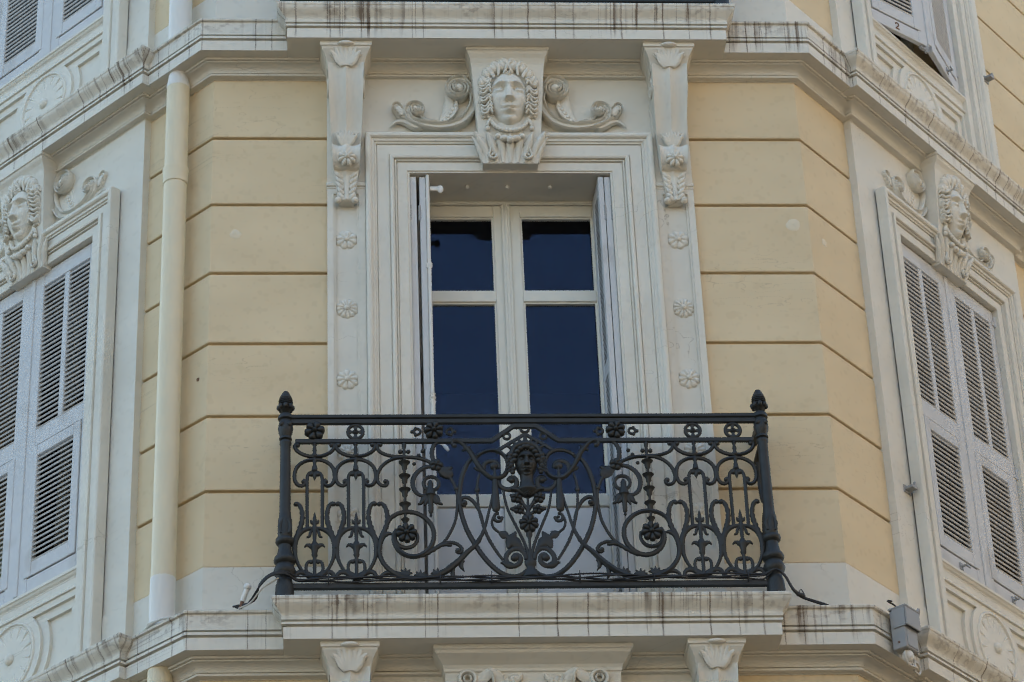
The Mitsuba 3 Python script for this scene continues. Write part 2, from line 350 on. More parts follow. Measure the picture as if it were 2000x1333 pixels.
SCROLLS = {
 'swag': [(-0.752,-2.118),(-0.763,-2.114),(-0.768,-2.129),(-0.758,-2.154),(-0.726,-2.174),(-0.679,-2.186),(-0.626,-2.189),(-0.565,-2.195),(-0.513,-2.212),(-0.475,-2.237)],
 'arch': [(-0.626,-2.193),(-0.670,-2.195),(-0.714,-2.214),(-0.749,-2.249),(-0.767,-2.293),(-0.766,-2.333),(-0.749,-2.354),(-0.724,-2.355),(-0.717,-2.335),(-0.728,-2.327)],
 'circle': [(-0.727,-2.585),(-0.705,-2.546),(-0.666,-2.519),(-0.619,-2.510),(-0.571,-2.518),(-0.525,-2.548),(-0.494,-2.593),(-0.485,-2.647),(-0.498,-2.700),(-0.533,-2.742),(-0.580,-2.763),(-0.627,-2.756),(-0.665,-2.727),(-0.686,-2.684),(-0.688,-2.645),(-0.672,-2.611)],
 'ring': [(-0.672,-2.611),(-0.684,-2.645),(-0.679,-2.679),(-0.659,-2.705),(-0.626,-2.715),(-0.592,-2.704),(-0.570,-2.670),(-0.572,-2.631)],
 'frond': [(-0.760,-2.697),(-0.752,-2.654),(-0.736,-2.616),(-0.723,-2.575),(-0.720,-2.538),(-0.726,-2.495),(-0.741,-2.465),(-0.758,-2.457),(-0.767,-2.465)],
 'branch': [(-0.759,-2.697),(-0.763,-2.741),(-0.751,-2.788),(-0.718,-2.836),(-0.671,-2.870),(-0.612,-2.889),(-0.544,-2.892),(-0.484,-2.878),(-0.424,-2.846),(-0.367,-2.796),(-0.319,-2.744),(-0.275,-2.701),(-0.243,-2.648),(-0.221,-2.586),(-0.205,-2.523),(-0.190,-2.464),(-0.180,-2.415)],
 'leaf1': [(-0.759,-2.688),(-0.744,-2.649),(-0.715,-2.632),(-0.692,-2.639)],
 'leaf2': [(-0.758,-2.664),(-0.741,-2.621),(-0.721,-2.597)],
 'bough': [(-0.593,-2.763),(-0.546,-2.757),(-0.498,-2.731),(-0.446,-2.700),(-0.395,-2.703)],
 'curl': [(-0.446,-2.700),(-0.407,-2.686),(-0.369,-2.696),(-0.344,-2.723),(-0.353,-2.746),(-0.373,-2.740),(-0.371,-2.723)],
 'baseleaf': [(-0.638,-2.889),(-0.671,-2.865),(-0.714,-2.853),(-0.748,-2.865),(-0.763,-2.888)],
 'spiral': [(-0.471,-2.247),(-0.514,-2.247),(-0.554,-2.270),(-0.581,-2.309),(-0.587,-2.353),(-0.573,-2.395),(-0.544,-2.416),(-0.513,-2.413)],
 'd1': [(-0.498,-2.413),(-0.526,-2.428),(-0.549,-2.460),(-0.564,-2.465)],
 'd2': [(-0.498,-2.413),(-0.516,-2.442),(-0.529,-2.472)],
 'd3': [(-0.498,-2.413),(-0.470,-2.428),(-0.454,-2.460),(-0.436,-2.466)],
 'd4': [(-0.498,-2.413),(-0.482,-2.443),(-0.465,-2.464)],
 'upleaf': [(-0.477,-2.220),(-0.486,-2.176),(-0.481,-2.136),(-0.463,-2.108),(-0.430,-2.096)],
 'bud': [(-0.453,-2.257),(-0.428,-2.273),(-0.402,-2.290),(-0.386,-2.271)],
 'budleaf': [(-0.419,-2.280),(-0.392,-2.256),(-0.379,-2.254)],
 'longstem': [(-0.411,-2.287),(-0.384,-2.330),(-0.365,-2.379),(-0.360,-2.443),(-0.372,-2.551),(-0.402,-2.628),(-0.433,-2.678),(-0.459,-2.700)],
 'sprig': [(-0.488,-2.230),(-0.522,-2.205),(-0.552,-2.185)],
 'thorn1': [(-0.394,-2.822),(-0.363,-2.803),(-0.333,-2.792)],
 'thorn2': [(-0.344,-2.787),(-0.351,-2.820),(-0.337,-2.849)],
 'thorn3': [(-0.391,-2.830),(-0.395,-2.868),(-0.385,-2.901)],
 'thorn4': [(-0.248,-2.653),(-0.259,-2.677),(-0.264,-2.701)],
 'bigcurl': [(-0.369,-2.127),(-0.381,-2.115),(-0.370,-2.096),(-0.340,-2.106),(-0.311,-2.135),(-0.281,-2.178),(-0.253,-2.236),(-0.220,-2.286),(-0.181,-2.318),(-0.144,-2.318),(-0.113,-2.298),(-0.097,-2.256),(-0.100,-2.210),(-0.122,-2.175),(-0.155,-2.158),(-0.193,-2.157),(-0.227,-2.169),(-0.251,-2.187)],
 'eye': [(-0.203,-2.303),(-0.221,-2.270),(-0.217,-2.237),(-0.195,-2.218),(-0.166,-2.218),(-0.144,-2.236),(-0.143,-2.257)],
 'lyre': [(-0.278,-2.195),(-0.303,-2.228),(-0.325,-2.278),(-0.339,-2.331),(-0.348,-2.392),(-0.350,-2.460),(-0.338,-2.536),(-0.314,-2.618),(-0.279,-2.693),(-0.238,-2.764),(-0.188,-2.827),(-0.136,-2.868),(-0.084,-2.880),(-0.044,-2.867),(-0.018,-2.843)],
 'thinstem': [(-0.243,-2.293),(-0.253,-2.331),(-0.258,-2.377),(-0.257,-2.430),(-0.253,-2.491),(-0.242,-2.551),(-0.218,-2.641),(-0.184,-2.716),(-0.140,-2.789)],
 'scroll': [(-0.318,-2.472),(-0.336,-2.469),(-0.346,-2.449),(-0.334,-2.431),(-0.309,-2.429),(-0.282,-2.449),(-0.259,-2.487),(-0.241,-2.536),(-0.232,-2.585)],
 'ringlet': [(-0.135,-2.541),(-0.144,-2.563),(-0.164,-2.565),(-0.177,-2.548),(-0.168,-2.525),(-0.151,-2.522)],
 'stalk': [(-0.175,-2.533),(-0.188,-2.570),(-0.180,-2.604),(-0.156,-2.628),(-0.135,-2.642)],
 'bell': [(-0.153,-2.633),(-0.132,-2.642),(-0.114,-2.652)],
 'lily': [(-0.119,-2.650),(-0.093,-2.668),(-0.060,-2.699),(-0.032,-2.732)],
 'lily2': [(-0.068,-2.628),(-0.086,-2.661),(-0.104,-2.702),(-0.111,-2.720)],
 'cane': [(-0.123,-2.386),(-0.118,-2.431),(-0.103,-2.500),(-0.073,-2.575),(-0.042,-2.650),(-0.018,-2.717),(-0.003,-2.799)],
 'sprout1': [(-0.002,-2.508),(-0.019,-2.474),(-0.047,-2.441),(-0.090,-2.413)],
 'sprout2': [(-0.003,-2.534),(-0.024,-2.517),(-0.050,-2.500),(-0.093,-2.494)],
 'volute': [(-0.021,-2.784),(-0.029,-2.751),(-0.055,-2.725),(-0.088,-2.727),(-0.116,-2.754),(-0.123,-2.787),(-0.108,-2.815),(-0.078,-2.821),(-0.054,-2.802),(-0.050,-2.773),(-0.065,-2.756),(-0.083,-2.761)],
 'volleaf': [(-0.152,-2.804),(-0.131,-2.805),(-0.105,-2.819),(-0.082,-2.822)],
 'shoulder': [(-0.151,-2.313),(-0.146,-2.349),(-0.126,-2.374),(-0.092,-2.383),(-0.060,-2.367),(-0.054,-2.334),(-0.068,-2.311),(-0.089,-2.315),(-0.096,-2.331)],
 'gable': [(-0.489,-2.093),(-0.279,-2.091),(-0.174,-2.092),(-0.101,-2.045),(-0.027,-1.996)],
 'chevron': [(-0.156,-2.159),(-0.083,-2.109),(0.005,-2.051)],
 'ray1': [(0.002,-2.121),(0.003,-2.086),(0.003,-2.067)],
 'ray2': [(-0.019,-2.125),(-0.031,-2.094),(-0.035,-2.080)],
 'ray3': [(-0.039,-2.134),(-0.059,-2.108),(-0.069,-2.101)],
 'ray4': [(-0.060,-2.152),(-0.083,-2.132),(-0.097,-2.128)],
 'tl1': [(-0.328,-2.154),(-0.307,-2.143),(-0.283,-2.127)],
 'tl2': [(-0.272,-2.201),(-0.255,-2.189),(-0.242,-2.169)],
 'tl3': [(-0.270,-2.255),(-0.253,-2.263),(-0.242,-2.278)],
 'tl4': [(-0.297,-2.139),(-0.287,-2.158),(-0.278,-2.178)]}
LATHES = {
 'tulips': (-0.629,[(-2.103,0.0069),(-2.115,0.0121),(-2.13,0.0104),(-2.145,0.0069),(-2.158,0.0104),(-2.175,0.0069),(-2.207,0.0078),(-2.216,0.0078),(-2.22,0.0312),(-2.232,0.0208),(-2.239,0.0156),(-2.259,0.0139),(-2.269,0.0069),(-2.295,0.0078),(-2.299,0.0312),(-2.311,0.0208),(-2.319,0.0156),(-2.338,0.0139),(-2.348,0.0069),(-2.374,0.0078),(-2.378,0.0312),(-2.39,0.0208),(-2.397,0.0156),(-2.417,0.0139),(-2.427,0.0069),(-2.459,0.0078),(-2.463,0.0312),(-2.475,0.0208),(-2.483,0.0156),(-2.502,0.0139),(-2.512,0.0069),(-2.539,0.0069),(-2.552,0.0225),(-2.568,0.0121),(-2.588,0.0069)]),
 'bud': (-0.498,[(-2.329,0.0087),(-2.344,0.0156),(-2.369,0.0156),(-2.388,0.0225),(-2.413,0.0277),(-2.423,0.0173),(-2.462,0.013),(-2.482,0.013),(-2.511,0.0121),(-2.521,0.0052),(-2.532,0.0087),(-2.54,0.0017)]),
 'drop': (-0.165,[(-2.259,0.0054),(-2.278,0.0067),(-2.317,0.0121),(-2.385,0.0161),(-2.461,0.0208),(-2.492,0.0215),(-2.509,0.0175),(-2.518,0.004)]),
 'stalk': (0.000,[(-2.421,0.0054),(-2.5,0.0087),(-2.534,0.0175),(-2.553,0.0134),(-2.613,0.0121),(-2.628,0.0175),(-2.65,0.0161),(-2.667,0.0074),(-2.732,0.0067),(-2.795,0.0168)]),
 'vase': (0.000,[(-2.792,0.0282),(-2.796,0.0309),(-2.816,0.0309),(-2.821,0.0242),(-2.836,0.0215),(-2.864,0.0363),(-2.877,0.0416),(-2.882,0.0416)])}
BALLS = {'swag': (-0.751,-2.117,0.011),'arch': (-0.727,-2.332,0.013),'frond': (-0.762,-2.463,0.012),'tre1': (-0.649,-2.158,0.012),'tre2': (-0.608,-2.158,0.012),'curl': (-0.365,-2.733,0.014),'sp1': (-0.534,-2.155,0.011),'sp2': (-0.555,-2.181,0.011),'sp3': (-0.579,-2.230,0.010),'bigcurl': (-0.368,-2.127,0.013),'eye': (-0.167,-2.245,0.023),'scroll': (-0.325,-2.460,0.016),'volute': (-0.079,-2.775,0.021),'shoulder': (-0.078,-2.329,0.017),'ringlet': (-0.153,-2.543,0.009)}
FLOWERS = {'rosette': (-0.625,-2.638,0.050),'flower': (-0.465,-2.240,0.033),'pal1': (-0.633,-2.856,0.036),'pal2': (-0.557,-2.868,0.036),'pal3': (-0.471,-2.857,0.036),'sprf1': (-0.059,-2.434,0.023),'sprf2': (-0.048,-2.500,0.021),'heart': (0.001,-2.583,0.044),'toprose': (-1.090,-2.029,0.048),'wheel': (-0.878,-2.036,0.048),'rose2': (-0.474,-2.020,0.050),'ringL': (-0.560,-2.037,0.024),'ringR': (-0.391,-2.039,0.024),'gr1': (-0.000,-2.021,0.026),'gr2': (-0.095,-2.069,0.024)}

# ------------------------------------------------------------------ the building: walls
B = 'corner_building'
labels[B] = {'label': 'pale yellow corner apartment house with white stone trim, masks and louvred shutters', 'category': 'building'}


def pp(face, u, w=0.0):
    q = loc(face, [[u, w, 0]])[0]
    return q[0], -q[1]


def opening(u0, u1, z0, z1):
    return sbox(u0, z0, u1, z1)


DOOR = (-0.575, 0.575, -3.02, -0.235)
WIN = (CB - 0.575, CB + 0.575, -2.33, -0.215)
core = []
front = sbox(-A, -Z0, A, 9.0).difference(opening(*DOOR)).difference(opening(DOOR[0], DOOR[1], DOOR[2] + FH, DOOR[3] + FH))
Vs = [('F', ext(front, -0.32, -0.026))]
for f in 'LR':
    side = sbox(0, -Z0, 9.0, 13.0)
    for k in (-1, 0, 1):
        side = side.difference(opening(WIN[0], WIN[1], WIN[2] + k * FH, WIN[3] + k * FH))
    Vs.append((f, ext(side, -0.32, -0.026)))
world = []
for f, m in Vs:
    world.append((loc(f, m[0]) - [0, 0, Z0], m[1]))
back = Polygon([pp('L', 0.05, -0.1), pp('L', 9.0, -0.1), pp('R', 9.0, -0.1), pp('R', 0.05, -0.1)])
roof = trimesh.creation.extrude_polygon(back, 0.3)
world.append((np.array(roof.vertices) * [1, -1, 1] + [0, 0, 13.0], np.array(roof.faces)))
rear = np.array([pp('L', 9.0, -0.1), pp('R', 9.0, -0.1)])
world.append(bx(rear[0, 0], rear[1, 0], -rear[0, 1] - 0.2, -rear[0, 1], -Z0, 13.0))
m = cat(world)
WALL = put(B + '__wall', (m[0] + [0, 0, Z0], m[1]), 'yellow_plaster', 'W', False, label='pale yellow plaster wall scored with level joints')


def course_profile(z0, z1, g=0.008, c=0.007, back=-0.03):
    return [(back, z1 - g), (-c, z1 - g), (-0.0015, z1 - g - 0.0025), (0, z1 - g - c), (0, z0 + g + c), (-0.0015, z0 + g + 0.0025), (-c, z0 + g), (back, z0 + g)]


LEVELS = [TOPZ + 0.008, 0.0, -0.45, -0.90, -1.35, -1.80, -2.25, PLZ - 0.008]
for k in (0, 1, -1):
    for i in range(7 if k >= 0 else 3):
        pr = course_profile(LEVELS[i + 1] + k * FH, LEVELS[i] + k * FH)
        put(WALL + '__block', sweep_plan([pp('L', SB + 0.01), (-A, 0), (-1.019, 0)], pr), 'yellow_plaster', smooth=False)
        put(WALL + '__block', sweep_plan([(1.019, 0), (A, 0), pp('R', SB + 0.01)], pr), 'yellow_plaster', smooth=False)
        for f in 'LR':
            put(WALL + '__block', sweep_plan([(BF - 0.01, 0), (5.4, 0)], pr), 'yellow_plaster', f, smooth=False)

# plinth strips (white paint at the foot of each storey)
for k in (0, 1):
    pl = [(-0.03, PLZ + k * FH), (0.0, PLZ + k * FH), (0.0, CORN1 - FH - 0.05 + k * FH), (-0.03, CORN1 - FH - 0.05 + k * FH)]
    put(B + '__plinth', sweep_plan([pp('L', SB + 0.01), (-A, 0), (-1.019, 0)], pl), 'white_stone', smooth=False)
    put(B + '__plinth', sweep_plan([(1.019, 0), (A, 0), pp('R', SB + 0.01)], pl), 'white_stone', smooth=False)

# plaster patches over old anchor holes
for f, u, z, r in (('F', -1.525, -0.646, 0.030), ('F', 1.573, -0.583, 0.042), ('R', 0.152, -0.63, 0.026), ('L', 0.075, -1.54, 0.012)):
    a = np.linspace(0, 2 * np.pi, 26, endpoint=False)
    rr = r * (0.85 + 0.3 * meshkit.noise(np.stack([np.cos(a) * 1.7 + u * 9, np.sin(a) * 1.7, a * 0], 1)))
    prof = [(0.0, 0.0008), (0.12, 0.0004), (0.15, 0.0035), (0.8, 0.0030), (1.0, 0.0002)]
    V = np.array([[u + rr[j] * s * math.cos(a[j]), h, z + rr[j] * s * math.sin(a[j])] for s, h in prof for j in range(26)])
    put(WALL + '__patch', (V, quads(5, 26, False, True)), 'patch_plaster' if r > 0.02 else 'rust', f, True)

# ------------------------------------------------------------------ cornices and mouldings
flat = [(-0.05, 0.493), (0.165, 0.493), (0.165, 0.560), (0.146, 0.562), (0.146, 0.570), (0.172, 0.573), (0.172, 0.588), (0.148, 0.590), (0.148, 0.598), (0.170, 0.600), (0.170, 0.686), (0.183, 0.690), (0.186, 0.700), (0.182, 0.704), (-0.05, 0.706)]
cyma = [(0.0, 0.490), (0.0, 0.555), (-0.016, 0.556), (-0.016, 0.565), (0.008, 0.568), (0.008, 0.580), (-0.008, 0.582), (-0.008, 0.590), (0.010, 0.592), (0.012, 0.606), (0.008, 0.609)]
cyma += [(0.008 + 0.044 * (0.5 - 0.5 * math.cos(math.pi * t)) ** 0.9, 0.612 + 0.070 * t) for t in np.linspace(0, 1, 9)]
cyma += [(0.056, 0.686), (0.058, 0.700), (0.054, 0.705)]
mould = [(-0.02, 0.492), (0.100, 0.492), (0.100, 0.478), (0.084, 0.477), (0.084, 0.472), (0.090, 0.471), (0.090, 0.467), (0.078, 0.466)]
mould += [(0.078 - 0.045 * math.sin(math.pi / 2 * t), 0.466 - 0.036 * (1 - math.cos(math.pi / 2 * t))) for t in np.linspace(0.1, 1, 6)]
mould += [(0.030, 0.430), (0.022, 0.429), (0.022, 0.425), (0.036, 0.423), (0.040, 0.417), (0.038, 0.410), (0.032, 0.407), (0.004, 0.406), (0.004, 0.401), (-0.02, 0.401)]
up = lambda pr, k: [(d, z + k * FH) for d, z in pr]
corner_path = [pp('L', SB + 0.012), (-A, 0), (A, 0), pp('R', SB + 0.012)]
bay_path = [(SB, -0.02), (SB, PB), (BF, PB), (BF, -0.02)]
for k, where in ((0, 'above the balcony door'), (-1, 'level with the balcony floor')):
    put(B + '__cornice', sweep_plan(corner_path, up(flat, k)), 'stained_stone', smooth=30, label=f'flat banded cornice streaked with dark drips, {where}')
    put(B + '__entablature_moulding', sweep_plan(corner_path, up(mould, k)), 'white_stone', smooth=30)
    pr = [(-1.0, 0.490)] + cyma + [(-1.0, 0.705)]
    slab = [(d if d > -0.5 else -0.27, z + k * FH) for d, z in pr]
    put(B + '__balcony_slab', sweep_plan([(-1.245, 0.0), (-1.245, 0.29), (1.245, 0.29), (1.245, 0.0)], slab), 'stained_stone', smooth=30,
        label='balcony slab with a curved edge and dark drip stains, ' + ('under the iron railing' if k else 'at the top of the picture'))
    for f in 'LR':
        s = 'left' if f == 'L' else 'right'
        bp = [(0.165 + d if d > -0.5 else -0.04, z + k * FH) for d, z in pr]
        put(B + '__cornice', sweep_plan(bay_path, bp), 'stained_stone', f, 30, label=f'curved cornice with thin black drip lines over the {s} window bay')
        put(B + '__entablature_moulding', sweep_plan(bay_path, up(mould, k)), 'white_stone', f, 30)
        put(B + '__cornice', sweep_plan([(BF - 0.01, 0), (5.4, 0)], up(flat, k)), 'stained_stone', f, 30)
        put(B + '__entablature_moulding', sweep_plan([(BF - 0.01, 0), (5.4, 0)], up(mould, k)), 'white_stone', f, 30)

# ------------------------------------------------------------------ white centre bay with pilasters
for k in (0, -1):
    bay = sbox(-1.02, -3.1 + k * FH, 1.02, TOPZ + 0.02 + k * FH).difference(opening(DOOR[0], DOOR[1], DOOR[2] - 0.2 + k * FH, DOOR[3] + k * FH))
    put(B + '__centre_panel', ext(bay, -0.03, 0.012), 'white_stone', smooth=False)


def surround_profile(D):
    return [(0, 0.010), (0, 0.066), (0.004, 0.074), (0.014, 0.079), (0.026, 0.077), (0.034, 0.069), (0.036, 0.060), (0.044, 0.058), (0.050, 0.056), (0.053, 0.047), (0.062, 0.045), (0.063, 0.034), (0.066, 0.034), (0.068, 0.040), (D - 0.103, 0.040), (D - 0.102, 0.034), (D - 0.099, 0.034),
            (D - 0.096, 0.050), (D - 0.084, 0.054), (D - 0.075, 0.050), (D - 0.073, 0.032), (D - 0.069, 0.032), (D - 0.068, 0.038), (D - 0.062, 0.038), (D - 0.060, 0.022), (D - 0.057, 0.022), (D - 0.055, 0.028), (D - 0.003, 0.028), (D, 0.025), (D, -0.05)]


def surround(c, half, top, foot, D, w0=0.0):
    path = [(c - half, foot), (c - half, top), (c + half, top), (c + half, foot)]
    return sweep_wall(path, [(d, w + w0) for d, w in surround_profile(D)])


put(B + '__door_surround', surround(0, 0.81, -0.003, -3.02, 0.235), 'white_stone', smooth=30, label='white moulded surround of the tall balcony door')


def pilaster(side):
    u0, u1 = (-1.022, -0.812) if side < 0 else (0.812, 1.022)
    lo = 0.035
    outer = sbox(u0, -2.99, u1, -0.345)
    hole = sbox(u0 + lo, -2.62, u1 - lo, -0.40)
    parts = [ext(outer.difference(hole), 0.010, 0.036), ext(hole.difference(hole.buffer(-0.012, join_style=2)), 0.010, 0.026),
             ext(sbox(u0, -0.345, u1, TOPZ - 0.01), 0.010, 0.030), bx(u0 - 0.004, u1 + 0.004, 0.01, 0.045, -0.352, -0.325, 0.004), bx(u0 - 0.002, u1 + 0.002, 0.01, 0.040, -0.368, -0.356, 0.003)]
    k = put(B + '__pilaster', cat(parts), 'white_stone', smooth=False)
    for i, z in enumerate((-0.692, -1.138, -1.585, -2.031, -2.40)):
        put(k + '__rosette', flower(side * 0.917, z, 0.062, (8, 12, 9, 10, 8)[i], 0.021, 0.012, 0.27, rng.uniform(0, 0.8), 0.15, rng.uniform(0.13, 0.2)), 'white_stone', smooth=True)
    return k


pilaster(-1); pilaster(1)


def leaf_fan(u, z0, z1, half, w, n=5, r=0.016, curl=0.02, tip=True):
    """An acanthus leaf: ribs fanning up from (u, z0) to (u, z1), with lobed sides."""
    out = []
    for i in range(n):
        t = (i - (n - 1) / 2) / max((n - 1) / 2, 1)
        top = (u + t * half, z0 + (z1 - z0) * (1 - 0.38 * t * t))
        mid = (u + t * half * 0.75, z0 + (z1 - z0) * 0.5)
        out.append(strap([(u + t * half * 0.25, z0), mid, top], [r * 0.7, r * 1.15, r * 0.9, r * 0.35], [0.010, 0.013, 0.014, 0.006], [w, w + 0.006, w + 0.012, w + curl], 7, 0.01))
        if abs(t) > 0.3:
            for q in (0.45, 0.75):
                c = (u + t * half * (0.5 + 0.5 * q), z0 + (z1 - z0) * q)
                out.append(strap([c, (c[0] + np.sign(t) * r * 1.5, c[1] + r * 1.0)], [r * 0.6, r * 0.2], [0.008, 0.003], [w + 0.006, w + 0.012], 6, 0.01))
    if tip:
        out.append(ball(u, w + curl + 0.012, z1, half * 0.55, 0.022, 0.014, 2))
    return cat(out)


def console(side, k, detail):
    c = side * 0.915
    dz = k * FH
    cap = [(z + dz, h, w) for z, h, w in ((0.489, 0.146, 0.262), (0.462, 0.146, 0.262), (0.460, 0.138, 0.254), (0.448, 0.135, 0.250), (0.430, 0.124, 0.238), (0.405, 0.112, 0.222), (0.375, 0.105, 0.205), (0.340, 0.103, 0.190))]
    V = np.array([q for z, h, w in cap for q in ((c - h, 0.0, z), (c - h, w, z), (c + h, w, z), (c + h, 0.0, z))])
    key = put(B + '__console', cat([(V, quads(len(cap), 4, False, True)), (V[:4], np.array([(0, 1, 2), (0, 2, 3)]))]), 'white_stone', smooth=False)
    prof = [(0.375, 0.212, 0.100), (0.372, 0.222, 0.100), (0.35, 0.226, 0.100), (0.30, 0.222, 0.099), (0.23, 0.204, 0.097), (0.15, 0.176, 0.094), (0.07, 0.146, 0.091), (0.0, 0.122, 0.087), (-0.06, 0.106, 0.084), (-0.105, 0.100, 0.081), (-0.122, 0.102, 0.080),
            (-0.124, 0.128, 0.079), (-0.140, 0.142, 0.079), (-0.170, 0.150, 0.078), (-0.205, 0.148, 0.077), (-0.240, 0.132, 0.075), (-0.265, 0.104, 0.072), (-0.272, 0.080, 0.068),
            (-0.30, 0.078, 0.064), (-0.36, 0.072, 0.058), (-0.41, 0.068, 0.053), (-0.445, 0.076, 0.050), (-0.462, 0.078, 0.046), (-0.474, 0.062, 0.040), (-0.474, 0.02, 0.030)]
    s = np.linspace(-1, 1, 23)
    flute = 0.022 * (np.abs(np.sin(np.pi * s)) ** 0.9)
    rows = []
    for z, w, h in prof:
        f = flute if -0.26 < z < 0.36 else flute * 0.35
        rows.append([(c + h * q, max(w - d, 0.012), z + dz) for q, d in zip(s, f)])
        rows[-1] = [(c - h, 0.0, z + dz)] + rows[-1] + [(c + h, 0.0, z + dz)]
    n = len(prof)
    put(key + '__bracket', (np.array(rows).reshape(-1, 3), quads(n, 25)), 'white_stone', smooth=40)
    put(key + '__acanthus_leaf', shift(leaf_fan(c, 0.345, 0.470, 0.084, 0.222, 7, 0.020, 0.030), z=dz), 'white_stone', smooth=50)
    if not detail:
        return
    for sgn in (-1, 1):        # side volutes
        q = spiral(0.125, 0.27, 0.085, 0.012, 1.2, 1.6, 30)
        V, F = strap(q, 0.008, 0.007, 0.0, 6, smooth=False)
        put(key + '__volute', (np.stack([c + sgn * (0.100 + V[:, 1]), V[:, 0], V[:, 2]], 1), F), 'white_stone', smooth=50)
    put(key + '__acanthus_leaf', leaf_fan(c, -0.128, -0.035, 0.058, 0.112, 7, 0.015, 0.022, False), 'white_stone', smooth=50)
    put(key + '__flower', flower(c + 0.004, -0.225, 0.052, 8, 0.030, 0.128, 0.26, 0.3, 0.2, 0.35), 'white_stone', smooth=50)
    tail = []
    for sgn in (-1, 1):
        for i in range(5):
            z = -0.285 - 0.036 * i
            h = 0.058 - 0.005 * i
            tail.append(strap([(c + sgn * h * 0.35, z - 0.03), (c + sgn * h * 0.8, z - 0.012), (c + sgn * (h + 0.006), z + 0.012)], [0.012, 0.013, 0.005], [0.008, 0.011, 0.004], [0.066, 0.074, 0.072], 7, 0.008))
        tail.append(ball(c + sgn * 0.046, 0.062, -0.462, 0.020, 0.022, 0.020, 2))
    tail.append(strap([(c, -0.28), (c, -0.45)], [0.016, 0.012], [0.008, 0.008], 0.068, 7))
    put(key + '__acanthus_leaf', cat(tail), 'white_stone', smooth=50)


for s_ in (-1, 1):
    console(s_, 0, True)
    console(s_, -1, False)


# ------------------------------------------------------------------ keystone with a woman's mask
def face_mesh(hw, hh, D, w0, u, z, nr=44, nt=96):
    r = np.linspace(0, 1, nr)[:, None] ** 0.85
    th = np.arange(nt)[None] / nt * 2 * np.pi
    nx, nz = r * np.cos(th), r * np.sin(th)
    X = nx * (1 - 0.30 * np.clip(-nz, 0, 1) ** 1.4) * 1.0
    d = D * np.clip(1 - r ** 4.0, 0, 1) ** 0.60 * (1 - 0.22 * np.abs(X) ** 2.2)
    k = hw / 0.10
    g = lambda x, s: np.exp(-(x / s) ** 2)
    aX = np.abs(X)
    t = np.clip((0.42 - nz) / 0.58, 0, 1)
    st = lambda a, b, x: np.clip((x - a) / (b - a), 0, 1) ** 2 * (3 - 2 * np.clip((x - a) / (b - a), 0, 1))
    g3 = lambda x, q: np.exp(-np.abs(x / q) ** 3)
    f = (0.010 + 0.017 * t ** 1.1) * g3(X, 0.13 + 0.08 * t) * st(-0.27, -0.17, nz) * (1 - st(0.40, 0.60, nz))
    f += 0.010 * g(aX - 0.20, 0.080) * g(nz + 0.165, 0.070)
    f -= 0.010 * g(aX - 0.10, 0.06) * g(nz + 0.255, 0.03)
    f -= 0.024 * g(aX - 0.47, 0.30) * g(nz - 0.26, 0.12) + 0.016 * g(aX - 0.25, 0.09) * g(nz - 0.27, 0.13)
    f += 0.0215 * g3(aX - 0.48, 0.24) * g(nz - 0.195, 0.085)
    f += 0.0095 * g3(aX - 0.48, 0.29) * g(nz - 0.285 + 0.50 * (aX - 0.48) ** 2, 0.028)
    f -= 0.0080 * g3(aX - 0.48, 0.24) * g(nz - 0.245 + 0.40 * (aX - 0.48) ** 2, 0.014)
    f += 0.0060 * g3(aX - 0.48, 0.25) * g(nz - 0.115 - 0.5 * (aX - 0.48) ** 2, 0.024)
    f += 0.0150 * g3(aX - 0.45, 0.42) * g(nz - 0.440 + 0.50 * (aX - 0.36) ** 2, 0.060)
    f += 0.0165 * g(X, 0.27) * g(nz + 0.435 - 0.30 * X ** 2 + 0.03 * g(X, 0.06), 0.040) + 0.0185 * g(X, 0.22) * g(nz + 0.565 - 0.30 * X ** 2, 0.050)
    f -= 0.0105 * g(X, 0.36) * g(nz + 0.495 - 0.16 * X ** 2, 0.018) + 0.011 * g(X, 0.25) * g(nz + 0.670, 0.05)
    f += 0.018 * g(X, 0.30) * g(nz + 0.84, 0.12) + 0.008 * g(aX - 0.55, 0.28) * g(nz + 0.12, 0.22) - 0.003 * g(aX - 0.38, 0.06) * g(nz + 0.43, 0.06)
    zz = z + nz * hh
    w = w0 + (d + 1.15 * f * k) + 0.10 * (zz - z)
    V = np.stack([u + X * hw, w, zz], -1).reshape(-1, 3)
    return V, quads(nr, nt, False, True)


